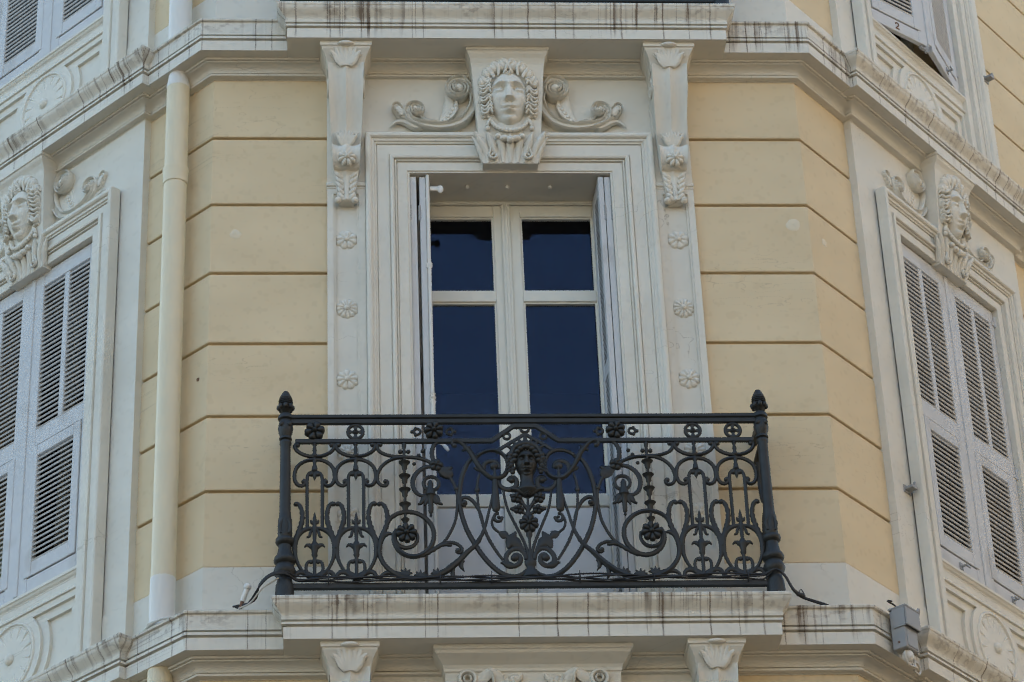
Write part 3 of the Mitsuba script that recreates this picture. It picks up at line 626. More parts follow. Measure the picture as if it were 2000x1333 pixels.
def hair_mesh(hw, hh, w0, u, z, rows=9, fat=1.0, seed=3):
    """Parted hair: three rolls each side of the parting, then waves stacked down the temples."""
    g = np.random.default_rng(seed)
    out = []
    for q in (-1, 1):
        at = lambda P: [(u + q * hw * x, z + hh * y) for x, y in P]
        a = np.radians(np.linspace(0, 118, 26))
        out.append(strap(at(np.stack([1.16 * np.sin(a), 1.12 * np.cos(a)], 1)), 0.34 * hw, 0.22 * hw, [w0 + 0.15 * hw, w0 + 0.1 * hw, w0], 8, smooth=False))
        lumps = ((0.30, 1.22, 0.33, 0.21), (0.76, 1.12, 0.30, 0.21), (1.14, 0.92, 0.28, 0.21), (1.42, 0.62, 0.24, 0.18))
        for i, (x, y, rx, ry) in enumerate(lumps):
            h = w0 + (0.50 - 0.07 * i) * hw
            out.append(ball(u + q * hw * x, h, z + hh * y, rx * hw * fat, 0.30 * hw, ry * hh * fat, 2))
            for j in range(3):
                e = -0.28 + 0.28 * j
                cx, cy = 0.62 * x + 0.10 * e + 0.05, 0.90 - 0.34 * (0.62 * x) ** 2 - 0.12 * e
                P = [(x + rx * 0.75, y + ry * (0.3 - 1.1 * e)), (x + 0.02 + 0.3 * e * rx, y + ry * 0.85 - 0.05 * j), (x - rx * 0.8, y + 0.10 * ry - 0.03 * j), (cx, cy)]
                out.append(strap(at(P), np.array([0.07, 0.105, 0.100, 0.050]) * hw * fat, np.array([0.08, 0.12, 0.12, 0.06]) * hw, [h + 0.06 * hw, h + 0.24 * hw, h + 0.20 * hw, w0 + 0.62 * hw], 7, 0.006))
        for i in range(rows):
            y = 0.62 - 0.150 * i + g.uniform(-0.035, 0.035)
            e = 1.68 - 0.025 * i + g.uniform(-0.10, 0.05)
            n = 0.95 - (0.06 if i > 5 else 0)
            ph = g.uniform(-0.05, 0.05)
            s_ = g.uniform(0.05, 0.11)
            P = [(n, y - 0.04), (n + 0.15, y + s_ + ph), (n + 0.32, y - 0.02), (n + 0.48, y - 0.035), (n + 0.62, y + 0.05 + ph), (e, y - 0.10)]
            h = (0.46 - 0.02 * i + g.uniform(-0.04, 0.09)) * hw
            out.append(strap(at(P), np.array([0.05, 0.095, 0.090, 0.085, 0.075, 0.025]) * hw * fat, np.array([0.12, 0.20, 0.19, 0.17, 0.14, 0.05]) * hw, [w0 + h + 0.10 * hw, w0 + h + 0.06 * hw, w0 + h, w0 + h - 0.07 * hw, w0 + h - 0.14 * hw, w0 + h - 0.26 * hw], 8, 0.005))
    return cat(out)


def keystone(face, c):
    rows = ((0.489, 0.236, 0.215), (0.470, 0.236, 0.215), (0.467, 0.228, 0.207), (0.450, 0.222, 0.200), (0.430, 0.213, 0.184), (0.405, 0.209, 0.172), (0.392, 0.206, 0.168), (-0.045, 0.176, 0.122), (-0.060, 0.180, 0.120), (-0.17, 0.166, 0.108), (-0.236, 0.154, 0.098))
    V = np.array([q for z, h, w in rows for q in ((c - h, 0.0, z), (c - h, w, z), (c + h, w, z), (c + h, 0.0, z))])
    n = len(rows)
    k = put(B + '__keystone', cat([(V, quads(n, 4, False, True)), (V[-4:], np.array([(0, 2, 1), (0, 3, 2)])), (V[:4], np.array([(0, 1, 2), (0, 2, 3)]))]), 'white_stone', face, False)
    where = {'F': 'over the balcony door', 'L': 'over the left shuttered window', 'R': 'over the right shuttered window'}[face]
    zf, w0 = 0.163, 0.132
    put(k + '__mask', cat([face_mesh(0.117, 0.180, 0.074, w0, c, zf), ball(c, 0.112, -0.020, 0.082, 0.036, 0.090, 3)]), 'white_stone', face, True, label=f'carved face of a woman {where}')
    fl = cat([flower(c + x, zf + 0.150 + dz, 0.016, 5, 0.016, w0 + 0.066, 0.35) for x, dz in ((-0.014, 0.008), (0.014, 0.008), (0.0, -0.012))])
    put(k + '__hair', cat([hair_mesh(0.104, 0.176, w0 - 0.004, c, zf, seed={'F': 3, 'L': 8, 'R': 13}[face]), fl]), 'white_stone', face, 50)
    for sgn in (-1, 1):
        x = c + sgn * 0.126
        ear = [strap([(x - sgn * 0.012, 0.125), (x - sgn * 0.004, 0.085), (x + sgn * 0.006, 0.052)], [0.014, 0.018, 0.022], [0.012, 0.014, 0.012], 0.142, 7),
                strap([(x + sgn * 0.024, 0.046), (x + sgn * 0.002, 0.054), (x - sgn * 0.022, 0.040), (x - sgn * 0.010, 0.020), (x, -0.010)], [0.008, 0.010, 0.010, 0.012, 0.009], [0.010, 0.012, 0.012, 0.012, 0.01], 0.140, 7),
                ball(x - sgn * 0.002, 0.140, -0.026, 0.014, 0.014, 0.016, 2)]
        put(k + '__earring', cat(ear), 'white_stone', face, 50)
    beads = []
    for t in np.linspace(-1, 1, 17):
        beads.append(ball(c + 0.102 * math.sin(t * 1.45) / math.sin(1.45), 0.128 + 0.030 * math.cos(t * 1.4), -0.054 + 0.094 * (1 - math.cos(t * 1.5)), 0.0135, sub=2))
    put(k + '__necklace', cat(beads), 'white_stone', face, 60)
    leaf = []
    for i in range(7):
        t = (i - 3) / 3
        leaf.append(strap([(c + t * 0.120, -0.232), (c + t * 0.140, -0.15), (c + t * 0.185 * (1 + 0.06 * t * t), -0.068 + 0.012 * abs(t))], [0.014, 0.019, 0.024, 0.010], [0.014, 0.018, 0.022, 0.010], [0.090, 0.102, 0.118, 0.142], 8, 0.012))
    for sgn in (-1, 1):
        leaf += [strap([(c + sgn * 0.150, -0.22), (c + sgn * 0.170, -0.15), (c + sgn * 0.188, -0.10), (c + sgn * 0.212, -0.072)], [0.012, 0.016, 0.020, 0.006], [0.02, 0.022, 0.018, 0.006], [0.08, 0.095, 0.11, 0.118], 7),
                 strap(np.vstack([[(c + sgn * 0.050, -0.085), (c + sgn * 0.078, -0.12), (c + sgn * 0.108, -0.150)], spiral(c + sgn * 0.094, -0.196, 0.030, 0.006, 0.9 if sgn > 0 else math.pi - 0.9, -1.2 * sgn, 22)]), [0.006, 0.009, 0.009, 0.007], 0.010, 0.120, 6, smooth=False),
                 ball(c + sgn * 0.034, 0.146, -0.100, 0.028, 0.022, 0.018, 2)]
    leaf += [ball(c, 0.152, -0.112, 0.022, 0.024, 0.022, 2), ball(c + 0.070, 0.146, -0.086, 0.016, 0.018, 0.016, 2), ball(c - 0.070, 0.146, -0.086, 0.016, 0.018, 0.016, 2)]
    put(k + '__acanthus_leaf', cat(leaf), 'white_stone', face, 50)


def rinceau(face, c, sgn, name):
    P = np.vstack([spiral(0.274, 0.298, 0.020, 0.070, -0.9, 1.45, 34), [(0.196, 0.270), (0.190, 0.215), (0.212, 0.147), (0.265, 0.080), (0.356, 0.046), (0.446, 0.048), (0.520, 0.072), (0.558, 0.100)], spiral(0.520, 0.152, 0.056, 0.018, -0.75, 1.15, 26)])
    P = smooth_path(P, 0.008)
    t = np.gradient(P, axis=0); t /= np.linalg.norm(t, axis=1, keepdims=True)
    nn = np.stack([-t[:, 1], t[:, 0]], 1)
    n = len(P)
    s = np.linspace(0, 1, n)
    half = np.interp(s, [0, 0.25, 0.40, 0.6, 0.8, 1], [0.006, 0.013, 0.022, 0.023, 0.015, 0.007])
    w = 0.036 + 0.032 * np.interp(s, [0, 0.3, 0.5, 0.8, 1], [1.2, 0.9, 0.4, 0.6, 1.0])
    out = [strap(P, half * 1.35, 0.044, w - 0.022, 4, smooth=False)]
    for q in (-1, 1):
        out.append(strap(P + nn * (half * q * 0.85)[:, None], 0.0075, 0.020, w + 0.010, 6, smooth=False))
    out += [ball(0.274, 0.064, 0.298, 0.030, 0.040, 0.030, 2), ball(0.520, 0.040, 0.152, 0.040, 0.030, 0.040, 2), flower(0.520, 0.152, 0.036, 5, 0.024, 0.062, 0.3)]
    out += [strap([(0.332, 0.285), (0.328, 0.215), (0.340, 0.150), (0.385, 0.090)], [0.022, 0.034, 0.036, 0.010], [0.012, 0.018, 0.018, 0.010], 0.030, 8),
            strap([(0.290, 0.235), (0.292, 0.185), (0.318, 0.130), (0.37, 0.085)], [0.010, 0.015, 0.014, 0.006], [0.012, 0.014, 0.014, 0.008], 0.036, 7)]
    for i in range(5):
        out.append(ball(0.292 + 0.016 * i, 0.044, 0.200 - 0.026 * i, 0.014, 0.010, 0.013, 1))
    out += [strap([(0.445, 0.060), (0.520, 0.050), (0.585, 0.085), (0.630, 0.090), (0.672, 0.052)], [0.010, 0.022, 0.022, 0.014, 0.003], [0.018, 0.030, 0.028, 0.016, 0.005], 0.036, 7),
            strap([(0.40, 0.075), (0.46, 0.085), (0.50, 0.115)], [0.006, 0.012, 0.004], 0.016, 0.058, 6), strap([(0.47, 0.040), (0.54, 0.075), (0.60, 0.105)], [0.006, 0.014, 0.005], 0.016, 0.056, 6),
            strap([(0.578, 0.105), (0.605, 0.145), (0.636, 0.196)], [0.018, 0.034, 0.030, 0.022], [0.020, 0.036, 0.036, 0.024], 0.036, 8)]
    for i in range(4):
        out.append(ring(0.592 + 0.012 * i, 0.122 + 0.020 * i, 0.026, 0.005, 0.044, 5, 0.026))
    m = cat(out)
    m = (m[0] * [sgn, 1, 1] + [c, 0, 0], m[1])
    put(name, m, 'white_stone', face, 50)


keystone('F', 0.0)
for s_ in (-1, 1):
    rinceau('F', 0.0, s_, B + '__scroll_ornament')

# ------------------------------------------------------------------ the balcony door
RW = -0.27
rev = [bx(DOOR[0], DOOR[0] + 0.012, RW - 0.05, 0.020, DOOR[2], DOOR[3] - 0.012), bx(DOOR[1] - 0.012, DOOR[1], RW - 0.05, 0.020, DOOR[2], DOOR[3] - 0.012), bx(DOOR[0], DOOR[1], RW - 0.05, 0.020, DOOR[3] - 0.012, DOOR[3])]
put(B + '__door_reveal', cat(rev), 'white_stone', smooth=False)
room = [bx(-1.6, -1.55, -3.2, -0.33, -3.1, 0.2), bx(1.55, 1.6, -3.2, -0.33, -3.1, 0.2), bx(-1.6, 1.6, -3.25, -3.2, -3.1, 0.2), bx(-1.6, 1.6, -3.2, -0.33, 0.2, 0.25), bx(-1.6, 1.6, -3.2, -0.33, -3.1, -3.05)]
put(B + '__room', cat(room), 'room_shade_brown', smooth=False)
put(B + '__upper_door', cat([bx(-0.57, 0.57, RW - 0.06, RW - 0.02, -3.05 + FH, -0.24 + FH), bx(-0.02, 0.02, RW - 0.02, RW, -3.0 + FH, -0.25 + FH, 0.003)]), 'panel_paint', smooth=False)
hooks = [cat([ball(u, -0.10, -0.262, 0.012, sub=2), bx(u - 0.004, u + 0.004, -0.104, -0.096, -0.262, -0.246)]) for u in (-0.234, -0.009, 0.232)]
for h in hooks:
    put(B + '__hook', h, 'pipe_white', smooth=True)
DR = B + '__balcony_door'
jamb = [bx(-0.563, -0.50, RW - 0.04, RW + 0.012, -3.0, -0.249, 0.003), bx(0.50, 0.563, RW - 0.04, RW + 0.012, -3.0, -0.249, 0.003), bx(-0.50, 0.50, RW - 0.04, RW + 0.014, -0.273, -0.249, 0.003)]
put(DR, cat(jamb), 'door_paint', smooth=False, label='cream glazed double door behind the iron balcony')


def door_leaf(s):
    a, b = (-0.498, -0.012) if s < 0 else (-0.004, 0.498)
    g0, g1 = (-0.462, -0.084) if s < 0 else (0.068, 0.478)
    w0, w1 = RW - 0.035, RW + (0.004 if s < 0 else 0.006)
    zt, zb = -0.276, -3.0
    rails = [(-0.276, -0.350), (-0.849, -0.917), (-2.135, -2.205), (-2.90, -3.0)]
    fr = [bx(a, g0, w0, w1, zb, zt, 0.003), bx(g1, b, w0, w1, zb, zt, 0.003)] + [bx(g0, g1, w0 + 0.001, w1 - 0.001, q1, q0, 0.003) for q0, q1 in rails]
    bead = 0.010
    for q0, q1 in ((-0.350, -0.849), (-0.917, -2.135)):
        fr += [bx(g0, g0 + bead, w0 + 0.004, w1 - 0.012, q1, q0), bx(g1 - bead, g1, w0 + 0.004, w1 - 0.012, q1, q0), bx(g0 + bead, g1 - bead, w0 + 0.004, w1 - 0.012, q1, q1 + bead), bx(g0 + bead, g1 - bead, w0 + 0.004, w1 - 0.012, q0 - bead, q0)]
    k = put(DR + '__leaf', cat(fr), 'door_paint', smooth=False)
    for q0, q1 in ((-0.350, -0.849), (-0.917, -2.135)):
        put(DR + '__pane', (np.array([(g0, RW - 0.022, q1), (g1, RW - 0.022, q1), (g1, RW - 0.022, q0), (g0, RW - 0.022, q0)]), np.array([(0, 1, 2), (0, 2, 3)])), 'window_glass', smooth=False)
    put(DR + '__panel', bx(g0 + 0.001, g1 - 0.001, RW - 0.030, RW - 0.006, -2.899, -2.206, 0.006), 'panel_paint', smooth=False)


door_leaf(-1); door_leaf(1)
put(DR + '__astragal', cat([bx(-0.040, 0.012, RW + 0.0045, RW + 0.022, -2.99, -0.277, 0.005), bx(-0.024, -0.004, RW + 0.02, RW + 0.028, -2.99, -0.277, 0.003)]), 'door_paint', smooth=False)
rod = [lathe([(-0.25, 0.010), (-0.40, 0.010), (-0.405, 0.014), (-0.42, 0.014), (-0.425, 0.010), (-0.83, 0.010), (-0.84, 0.017), (-0.86, 0.017), (-0.87, 0.010), (-1.66, 0.010), (-1.665, 0.017), (-1.68, 0.011), (-1.69, 0.019), (-1.705, 0.011), (-1.715, 0.019), (-1.73, 0.013), (-1.85, 0.013), (-1.86, 0.010), (-2.95, 0.010)], -0.463, 0.0, 10)]
rod += [bx(-0.45, -0.395, -0.02, -0.008, -0.345, -0.318, 0.003), ball(-0.392, -0.014, -0.334, 0.018, 0.008, 0.026, 2)]
put(B + '__shutter_bar', cat(rod), 'pipe_white', smooth=40, label='pale espagnolette rod beside the left folded shutters')
hd = [strap([(-0.45, -1.965), (-0.425, -1.972), (-0.405, -1.992), (-0.388, -2.018)], [0.007, 0.013, 0.008, 0.012, 0.008], 0.008, 0.01, 7)]
put(B + '__shutter_handle', cat(hd), 'pipe_white', smooth=50)


def folded_leaf(u0, u1, lean, wf, wb, label):
    """A shutter leaf folded back into the reveal: seen edge on, louvred on its inner face."""
    th, z0, z1 = u1 - u0, -2.985, -0.258
    parts = [bx(0, th, wf - 0.055, wf, z0, z1, 0.003), bx(0, th, wb, wb + 0.05, z0, z1, 0.003)]
    zs = ((z1, z1 - 0.09), (-1.40, -1.49), (z0 + 0.11, z0))
    parts += [bx(0.002, th - 0.002, wb + 0.05, wf - 0.055, q1, q0) for q0, q1 in zs]
    sh = lambda m: (np.stack([m[0][:, 0] + u0 + lean * (m[0][:, 1] - wf), m[0][:, 1], m[0][:, 2]], 1), m[1])
    k = put(B + '__shutter', sh(cat(parts)), 'shutter_paint', smooth=False, label=label)
    for q0, q1 in ((z1 - 0.09, -1.40), (-1.49, z0 + 0.11)):
        n = int((q0 - q1) / 0.030)
        for i in range(n):
            zc = q0 - (i + 0.5) * (q0 - q1) / n
            V = np.array([(x, w, zc + dz + s * 0.004) for x, dz in ((0.004, -0.010), (th - 0.004, 0.010)) for w in (wb + 0.05, wf - 0.055) for s in (-1, 1)])
            put(k + '__slat', sh((V, BOXF)), 'shutter_paint', smooth=False)
    for z in (-0.50, -1.95):
        m = lathe([(z + 0.05, 0.009), (z - 0.05, 0.009)], 0 if u0 < 0 else th, wf - 0.006, 8)
        put(k + '__hinge', sh(m), 'zinc', smooth=40)


folded_leaf(-0.562, -0.526, 0.02, 0.0, -0.255, 'outer grey shutter leaf folded into the left side of the balcony door')
folded_leaf(-0.508, -0.474, 0.05, -0.004, -0.245, 'inner grey shutter leaf folded into the left side of the balcony door')
folded_leaf(0.528, 0.562, 0.01, 0.0, -0.255, 'outer grey shutter leaf folded into the right side of the balcony door')
folded_leaf(0.494, 0.524, 0.05, 0.002, -0.245, 'inner grey shutter leaf turned out at the right side of the balcony door')


# ------------------------------------------------------------------ side bays
def slat_row(u0, u1, z0, z1, n, w):
    out = []
    for i in range(n):
        zc = z0 + (i + 0.5) * (z1 - z0) / n
        a = math.radians(36 + rng.normal(0, 1.6))
        d, t = 0.0178, 0.0047
        c, s = math.cos(a), math.sin(a)
        V = np.array([(u, w + x * c + y * s, zc - x * s + y * c) for u in (u0, u1) for x in (-d, d) for y in (-t, t)])
        out.append((V, BOXF))
    return out


def shutter_leaf(face, k, hinge, sgn, swing, label, flap_label=None):
    """One louvred leaf with an awning flap below; hinge at u, reaching sgn * 0.57 m, swung out by some degrees."""
    dz = k * FH
    W, w0, w1 = 0.568, 0.002, 0.036
    a = math.radians(swing)

    def pl(m):
        V = np.array(m[0], float)
        x, y = V[:, 0], V[:, 1] - w0
        return np.stack([hinge + sgn * (x * math.cos(a) - y * math.sin(a)), w0 + x * math.sin(a) + y * math.cos(a), V[:, 2] + dz], 1), m[1]
    zt, zb = -0.226, -2.318
    st = [(0.0, 0.056), (0.242, 0.284), (0.474, W)]
    fr = [bx(st[0][0], st[0][1], w0, w1, zb, zt, 0.003), bx(st[2][0], st[2][1], w0, w1, zb, zt, 0.003), bx(st[1][0], st[1][1], w0 + 0.002, w1 - 0.003, -1.285, -0.322, 0.003)]
    fr += [bx(st[0][1], st[2][0], w0 + 0.001, w1 - 0.001, q1, q0, 0.003) for q0, q1 in ((zt, -0.322), (-1.285, -1.392), (-2.228, zb))]
    if sgn > 0:
        fr.append(bx(W - 0.020, W + 0.016, w1 - 0.004, w1 + 0.008, zb + 0.01, zt - 0.01, 0.003))
    key = put(B + '__shutter', pl(cat(fr)), 'shutter_paint', face, False, label=label)
    for u0, u1 in ((0.056, 0.242), (0.284, 0.474)):
        for s in slat_row(u0 - 0.004, u1 + 0.004, -0.322, -1.285, 31, 0.019):
            put(key + '__slat', pl(s), 'shutter_paint', face, False)
    fw = 0.006
    fl = [bx(0.062, 0.122, w0 + fw, w1 + fw, -2.222, -1.398, 0.003), bx(0.440, 0.500, w0 + fw, w1 + fw, -2.222, -1.398, 0.003), bx(0.122, 0.440, w0 + fw, w1 + fw - 0.002, -1.465, -1.398, 0.003), bx(0.122, 0.440, w0 + fw, w1 + fw - 0.002, -2.222, -2.135, 0.003)]
    kf = put(B + '__shutter_flap', pl(cat(fl)), 'shutter_paint', face, False, label=flap_label)
    for s in slat_row(0.118, 0.444, -1.465, -2.135, 21, 0.024):
        put(kf + '__slat', pl(s), 'shutter_paint', face, False)
    for z in (-0.30, -1.36, -2.14):
        h = cat([lathe([(z + 0.036, 0.011), (z - 0.036, 0.011)], -0.006, w1 + 0.006, 8), bx(-0.050, 0.030, w1 + 0.0005, w1 + 0.006, z - 0.028, z - 0.004), bx(-0.05, -0.006, w1 + 0.003, w1 + 0.012, z - 0.024, z - 0.006, 0.002)])
        put(B + '__hinge', pl(h), 'shutter_paint', face, 40)
    return key, pl


def side_bay(face):
    s = 'left' if face == 'L' else 'right'
    lv = {'L': (0, 0, 1), 'R': (0, 0, 1)}[face]
    wall = sbox(SB, -8.0, BF, 7.5)
    for k in (-1, 0, 1):
        wall = wall.difference(opening(WIN[0], WIN[1], CORN1 - FH - 0.06 + k * FH, WIN[3] + k * FH))
    put(B + '__bay', ext(wall, -0.03, PB), 'white_stone', face, False, label=f'white window bay on the {s} side of the house')
    for k in (0, 1):
        dz = k * FH
        put(B + '__window_surround', surround(CB, 0.79, -0.003 + dz, CORN1 - FH - 0.01 + dz, 0.215, PB), 'white_stone', face, 30,
            label=f'white moulded surround of the {s} shuttered window' if k == 0 else None)
        x0, x1, y0, y1 = WIN[0] - 0.1, WIN[1] + 0.1, WIN[2] - 0.1 + dz, WIN[3] + 0.1 + dz
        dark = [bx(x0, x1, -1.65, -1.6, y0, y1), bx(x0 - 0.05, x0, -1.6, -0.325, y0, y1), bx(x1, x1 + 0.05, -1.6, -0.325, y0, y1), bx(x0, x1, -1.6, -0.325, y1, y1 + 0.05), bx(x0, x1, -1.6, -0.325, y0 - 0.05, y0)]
        put(B + '__room', cat(dark), 'room_shade_brown', face, False)
        fr = [bx(WIN[0], WIN[0] + 0.07, -0.30, -0.25, WIN[2] + dz, WIN[3] + dz), bx(WIN[1] - 0.07, WIN[1], -0.30, -0.25, WIN[2] + dz, WIN[3] + dz), bx(CB - 0.05, CB + 0.05, -0.30, -0.25, WIN[2] + dz, WIN[3] + dz)]
        fr += [bx(a_, b_, -0.299, -0.251, z_ + dz, z_ + 0.07 + dz) for a_, b_ in ((WIN[0] + 0.07, CB - 0.05), (CB + 0.05, WIN[1] - 0.07)) for z_ in (WIN[2], -1.2, WIN[3] - 0.07)]
        kw = put(B + '__window', cat(fr), 'door_paint', face, False)
        for a_, b_ in ((WIN[0] + 0.07, CB - 0.05), (CB + 0.05, WIN[1] - 0.07)):
            put(kw + '__pane', (np.array([(a_, -0.275, WIN[2] + dz), (b_, -0.275, WIN[2] + dz), (b_, -0.275, WIN[3] + dz), (a_, -0.275, WIN[3] + dz)]), np.array([(0, 1, 2), (0, 2, 3)])), 'window_glass', face, False)
        # apron below the window, with panels and a shell
        a0, a1, zt, zb = WIN[0], WIN[1], -2.335 + dz, CORN1 - FH - 0.02 + dz
        cz = -2.682 + dz
        P = Point(CB, cz)
        base = sbox(a0, zb, a1, zt)
        panel = sbox(a0 + 0.03, zb - 0.2, a1 - 0.03, -2.492 + dz).difference(P.buffer(0.262, 24))
        inner = sbox(a0 + 0.08, zb - 0.2, a1 - 0.08, -2.545 + dz).difference(P.buffer(0.318, 24))
        ap = [ext(base, -0.05, 0.006), ext(base.difference(panel), 0.004, 0.044), ext(panel.intersection(base).difference(inner), 0.004, 0.026)]
        prof = [(0.0, -2.331), (0.064, -2.331), (0.070, -2.337), (0.070, -2.352), (0.063, -2.357), (0.057, -2.368), (0.048, -2.376), (0.045, -2.384), (0.0, -2.384)]
        led = sweep_plan([(a0, 0.0), (a1, 0.0)], [(d, z + dz) for d, z in prof])
        ap += [led, bx(a0, a1, 0.04, 0.056, -2.452 + dz, -2.436 + dz, 0.002)]
        ka = put(B + '__apron', cat(ap), 'white_stone', face, False)
        sh = [ring(CB, cz, 0.205, 0.013, 0.036, 8, 0.018), ring(CB, cz, 0.186, 0.006, 0.036, 6, 0.010), ball(CB, 0.046, cz, 0.034, 0.026, 0.034, 2)]
        th = np.linspace(0, 2 * np.pi, 112, endpoint=False)
        rr = np.array([0.0, 0.05, 0.10, 0.15, 0.185])
        V = np.array([[CB + r_ * math.cos(t_), 0.010 + 0.018 * (r_ / 0.185) * (0.4 + 0.6 * abs(math.cos(7 * t_))), cz + r_ * math.sin(t_)] for r_ in rr for t_ in th])
        sh.append((V, quads(5, 112, False, True)))
        for i in range(14):
            a = 2 * math.pi * (i + 0.5) / 14
            d, o = np.array([math.cos(a), math.sin(a)]), np.array([CB, cz])
            q = np.array([-d[1], d[0]])
            sh.append(strap([o + d * 0.03, o + d * 0.11, o + d * 0.182], [0.004, 0.006, 0.009], [0.006, 0.008, 0.010], [0.034, 0.036, 0.040], 6))
            sh.append(strap([o + d * 0.160 - q * 0.034, o + d * 0.178, o + d * 0.160 + q * 0.034], 0.004, 0.006, 0.036, 5, 0.01))
        put(ka + '__shell', cat(sh), 'white_stone', face, 50)
        names = ('upper ' if k else '')
        ang = 13 if (face == 'R' and k == 1) else 0
        near, far = ('right', 'left') if face == 'L' else ('left', 'right')
        ajar = 'ajar ' if ang else 'closed '
        fl = lambda x: f'lower louvred flap of the {x} leaf of the {names}{s} window'
        k1, p1 = shutter_leaf(face, k, CB - 0.572, 1, ang, f'{ajar}grey louvred shutter, {near} leaf of the {names}{s} window', fl(near))
        k2, p2 = shutter_leaf(face, k, CB + 0.572, -1, ang * 0.93, f'{ajar}grey louvred shutter, {far} leaf of the {names}{s} window', fl(far))
        if ang:
            t = meshkit.text_mesh('2', 0.050, 0.002, True)
            v = np.array(t.vertices)
            put(B + '__number', p1((np.stack([0.255 + v[:, 0], 0.0362 + v[:, 2], -2.298 + v[:, 1]], 1), np.array(t.faces))), 'rust', face, False, label='brown figure 2 on the upper right shutter')
            put(B + '__latch', p1((cat([lathe([(-2.29, 0.016), (-2.34, 0.018), (-2.36, 0.010)], 0.545, 0.02, 8), strap([(0.49, -2.335), (0.52, -2.34), (0.545, -2.335)], 0.012, 0.012, 0.02)]))), 'zinc', face, 40)
        for lf in ((p1, 0.28), (p2, 0.26)):
            if face == 'R' and not (ang and lf[0] is p1):
                put(B + '__latch', lf[0](cat([bx(lf[1], lf[1] + 0.012, 0.036, 0.075, -2.282, -2.272), bx(lf[1] + 0.004, lf[1] + 0.05, 0.066, 0.074, -2.284, -2.276), bx(lf[1] - 0.012, lf[1] + 0.024, 0.036, 0.040, -2.296, -2.256)])), 'zinc', face, False)
        # shutter catches on the wall
        for u in ((CB - 0.86,) if k == 0 else (CB + 0.94,)) if face == 'R' else ():
            zc = -2.02 + dz if u < CB else -1.98 + dz
            w = PB
            put(B + '__shutter_catch', cat([bx(u - 0.004, u + 0.05, w, w + 0.055, zc, zc + 0.016, 0.002), bx(u + 0.028, u + 0.044, w + 0.04, w + 0.055, zc, zc + 0.045, 0.003), bx(u - 0.01, u + 0.06, w, w + 0.006, zc - 0.014, zc + 0.03)]), 'zinc', face, False)
    # level 0 keystone, scrolls; bay plinth
    keystone(face, CB)
    for q in (-1, 1):
        rinceau(face, CB, q, B + '__scroll_ornament')
    for k in (0, 1):
        pz0, pz1 = CORN1 - FH - 0.02 + k * FH, -2.712 + k * FH
        for u0, u1 in ((SB - 0.004, CB - 0.786), (CB + 0.786, BF + 0.004)):
            put(B + '__bay_plinth', bx(u0, u1, -0.01, PB + 0.006, pz0, pz1, 0.002), 'white_stone', face, False)


side_bay('L'); side_bay('R')

# ornament block under the balcony slab
rows = ((0.489, 0.500, 0.215), (0.466, 0.500, 0.215), (0.463, 0.492, 0.207), (0.448, 0.486, 0.200), (0.430, 0.470, 0.170), (0.410, 0.452, 0.140), (0.395, 0.448, 0.130), (0.380, 0.446, 0.128), (0.375, 0.440, 0.120), (-0.3, 0.430, 0.100))
V = np.array([q for z, h, w in rows for q in ((-h, 0.0, z - FH), (-h, w, z - FH), (h, w, z - FH), (h, 0.0, z - FH))])
kb = put(B + '__ornament_block', (V, quads(len(rows), 4, False, True)), 'white_stone', smooth=False)
for s_ in (-1, 1):
    rb = [ring(s_ * 0.330, -3.392, 0.040, 0.012, 0.135, 8, 0.022), ring(s_ * 0.330, -3.392, 0.018, 0.007, 0.140, 6, 0.016),
          strap([(s_ * 0.295, -3.405), (s_ * 0.25, -3.385), (s_ * 0.212, -3.362), (s_ * 0.170, -3.392), (s_ * 0.15, -3.43)], [0.028, 0.032, 0.026, 0.034, 0.03], 0.020, [0.122, 0.134, 0.148, 0.132, 0.120], 8),
          strap([(s_ * 0.225, -3.345), (s_ * 0.205, -3.375), (s_ * 0.20, -3.42)], [0.006, 0.009, 0.006], 0.014, [0.152, 0.160, 0.14], 6),
          strap([(s_ * 0.170, -3.425), (s_ * 0.12, -3.405), (s_ * 0.070, -3.385), (s_ * 0.058, -3.365)], [0.020, 0.028, 0.028, 0.006], 0.016, 0.130, 8)]
    rb += [strap([(s_ * (0.15 - 0.025 * i), -3.375 - 0.006 * i), (s_ * (0.14 - 0.025 * i), -3.43)], 0.004, 0.010, 0.142, 5) for i in range(3)]
    put(kb + '__ribbon', cat(rb), 'white_stone', smooth=50)

# ------------------------------------------------------------------ drainpipe
D = 'drainpipe'
labels[D] = {'label': 'cream painted drainpipe running down the left side wall, white at its foot', 'category': 'drainpipe'}
pu, pw, pr = 0.196, 0.096, 0.064
put(D + '__pipe', lathe([(0.50, pr * 0.80), (0.46, pr * 0.86), (0.40, pr), (-2.715, pr)], pu, pw, 24), 'pipe_paint', 'L', 40)
put(D + '__cap', lathe([(0.505, pr * 0.70), (0.50, pr * 0.86), (0.455, pr * 0.92), (0.41, pr * 1.04), (0.40, pr * 1.02)], pu, pw, 24), 'pipe_white', 'L', 40)
put(D + '__collar', lathe([(-0.155, pr * 1.0), (-0.160, pr * 1.13), (-0.172, pr * 1.15), (-0.184, pr * 1.10), (-0.262, pr * 1.08), (-0.266, pr)], pu, pw, 24), 'pipe_paint', 'L', 40)
put(D + '__foot', lathe([(-2.715, pr + 0.002), (-3.02, pr + 0.002)], pu, pw, 24), 'pipe_white', 'L', 40, label='white painted foot of the pipe above the lower cornice')
put(D + '__foot', lathe([(1.03, pr + 0.002), (0.70, pr + 0.002)], pu, pw, 24), 'pipe_white', 'L', 40)
put(D + '__pipe', lathe([(7.0, pr), (1.03, pr)], pu, pw, 24), 'pipe_paint', 'L', 40)
put(D + '__pipe', lathe([(-3.22, pr), (-7.0, pr)], pu, pw, 24), 'pipe_paint', 'L', 40)

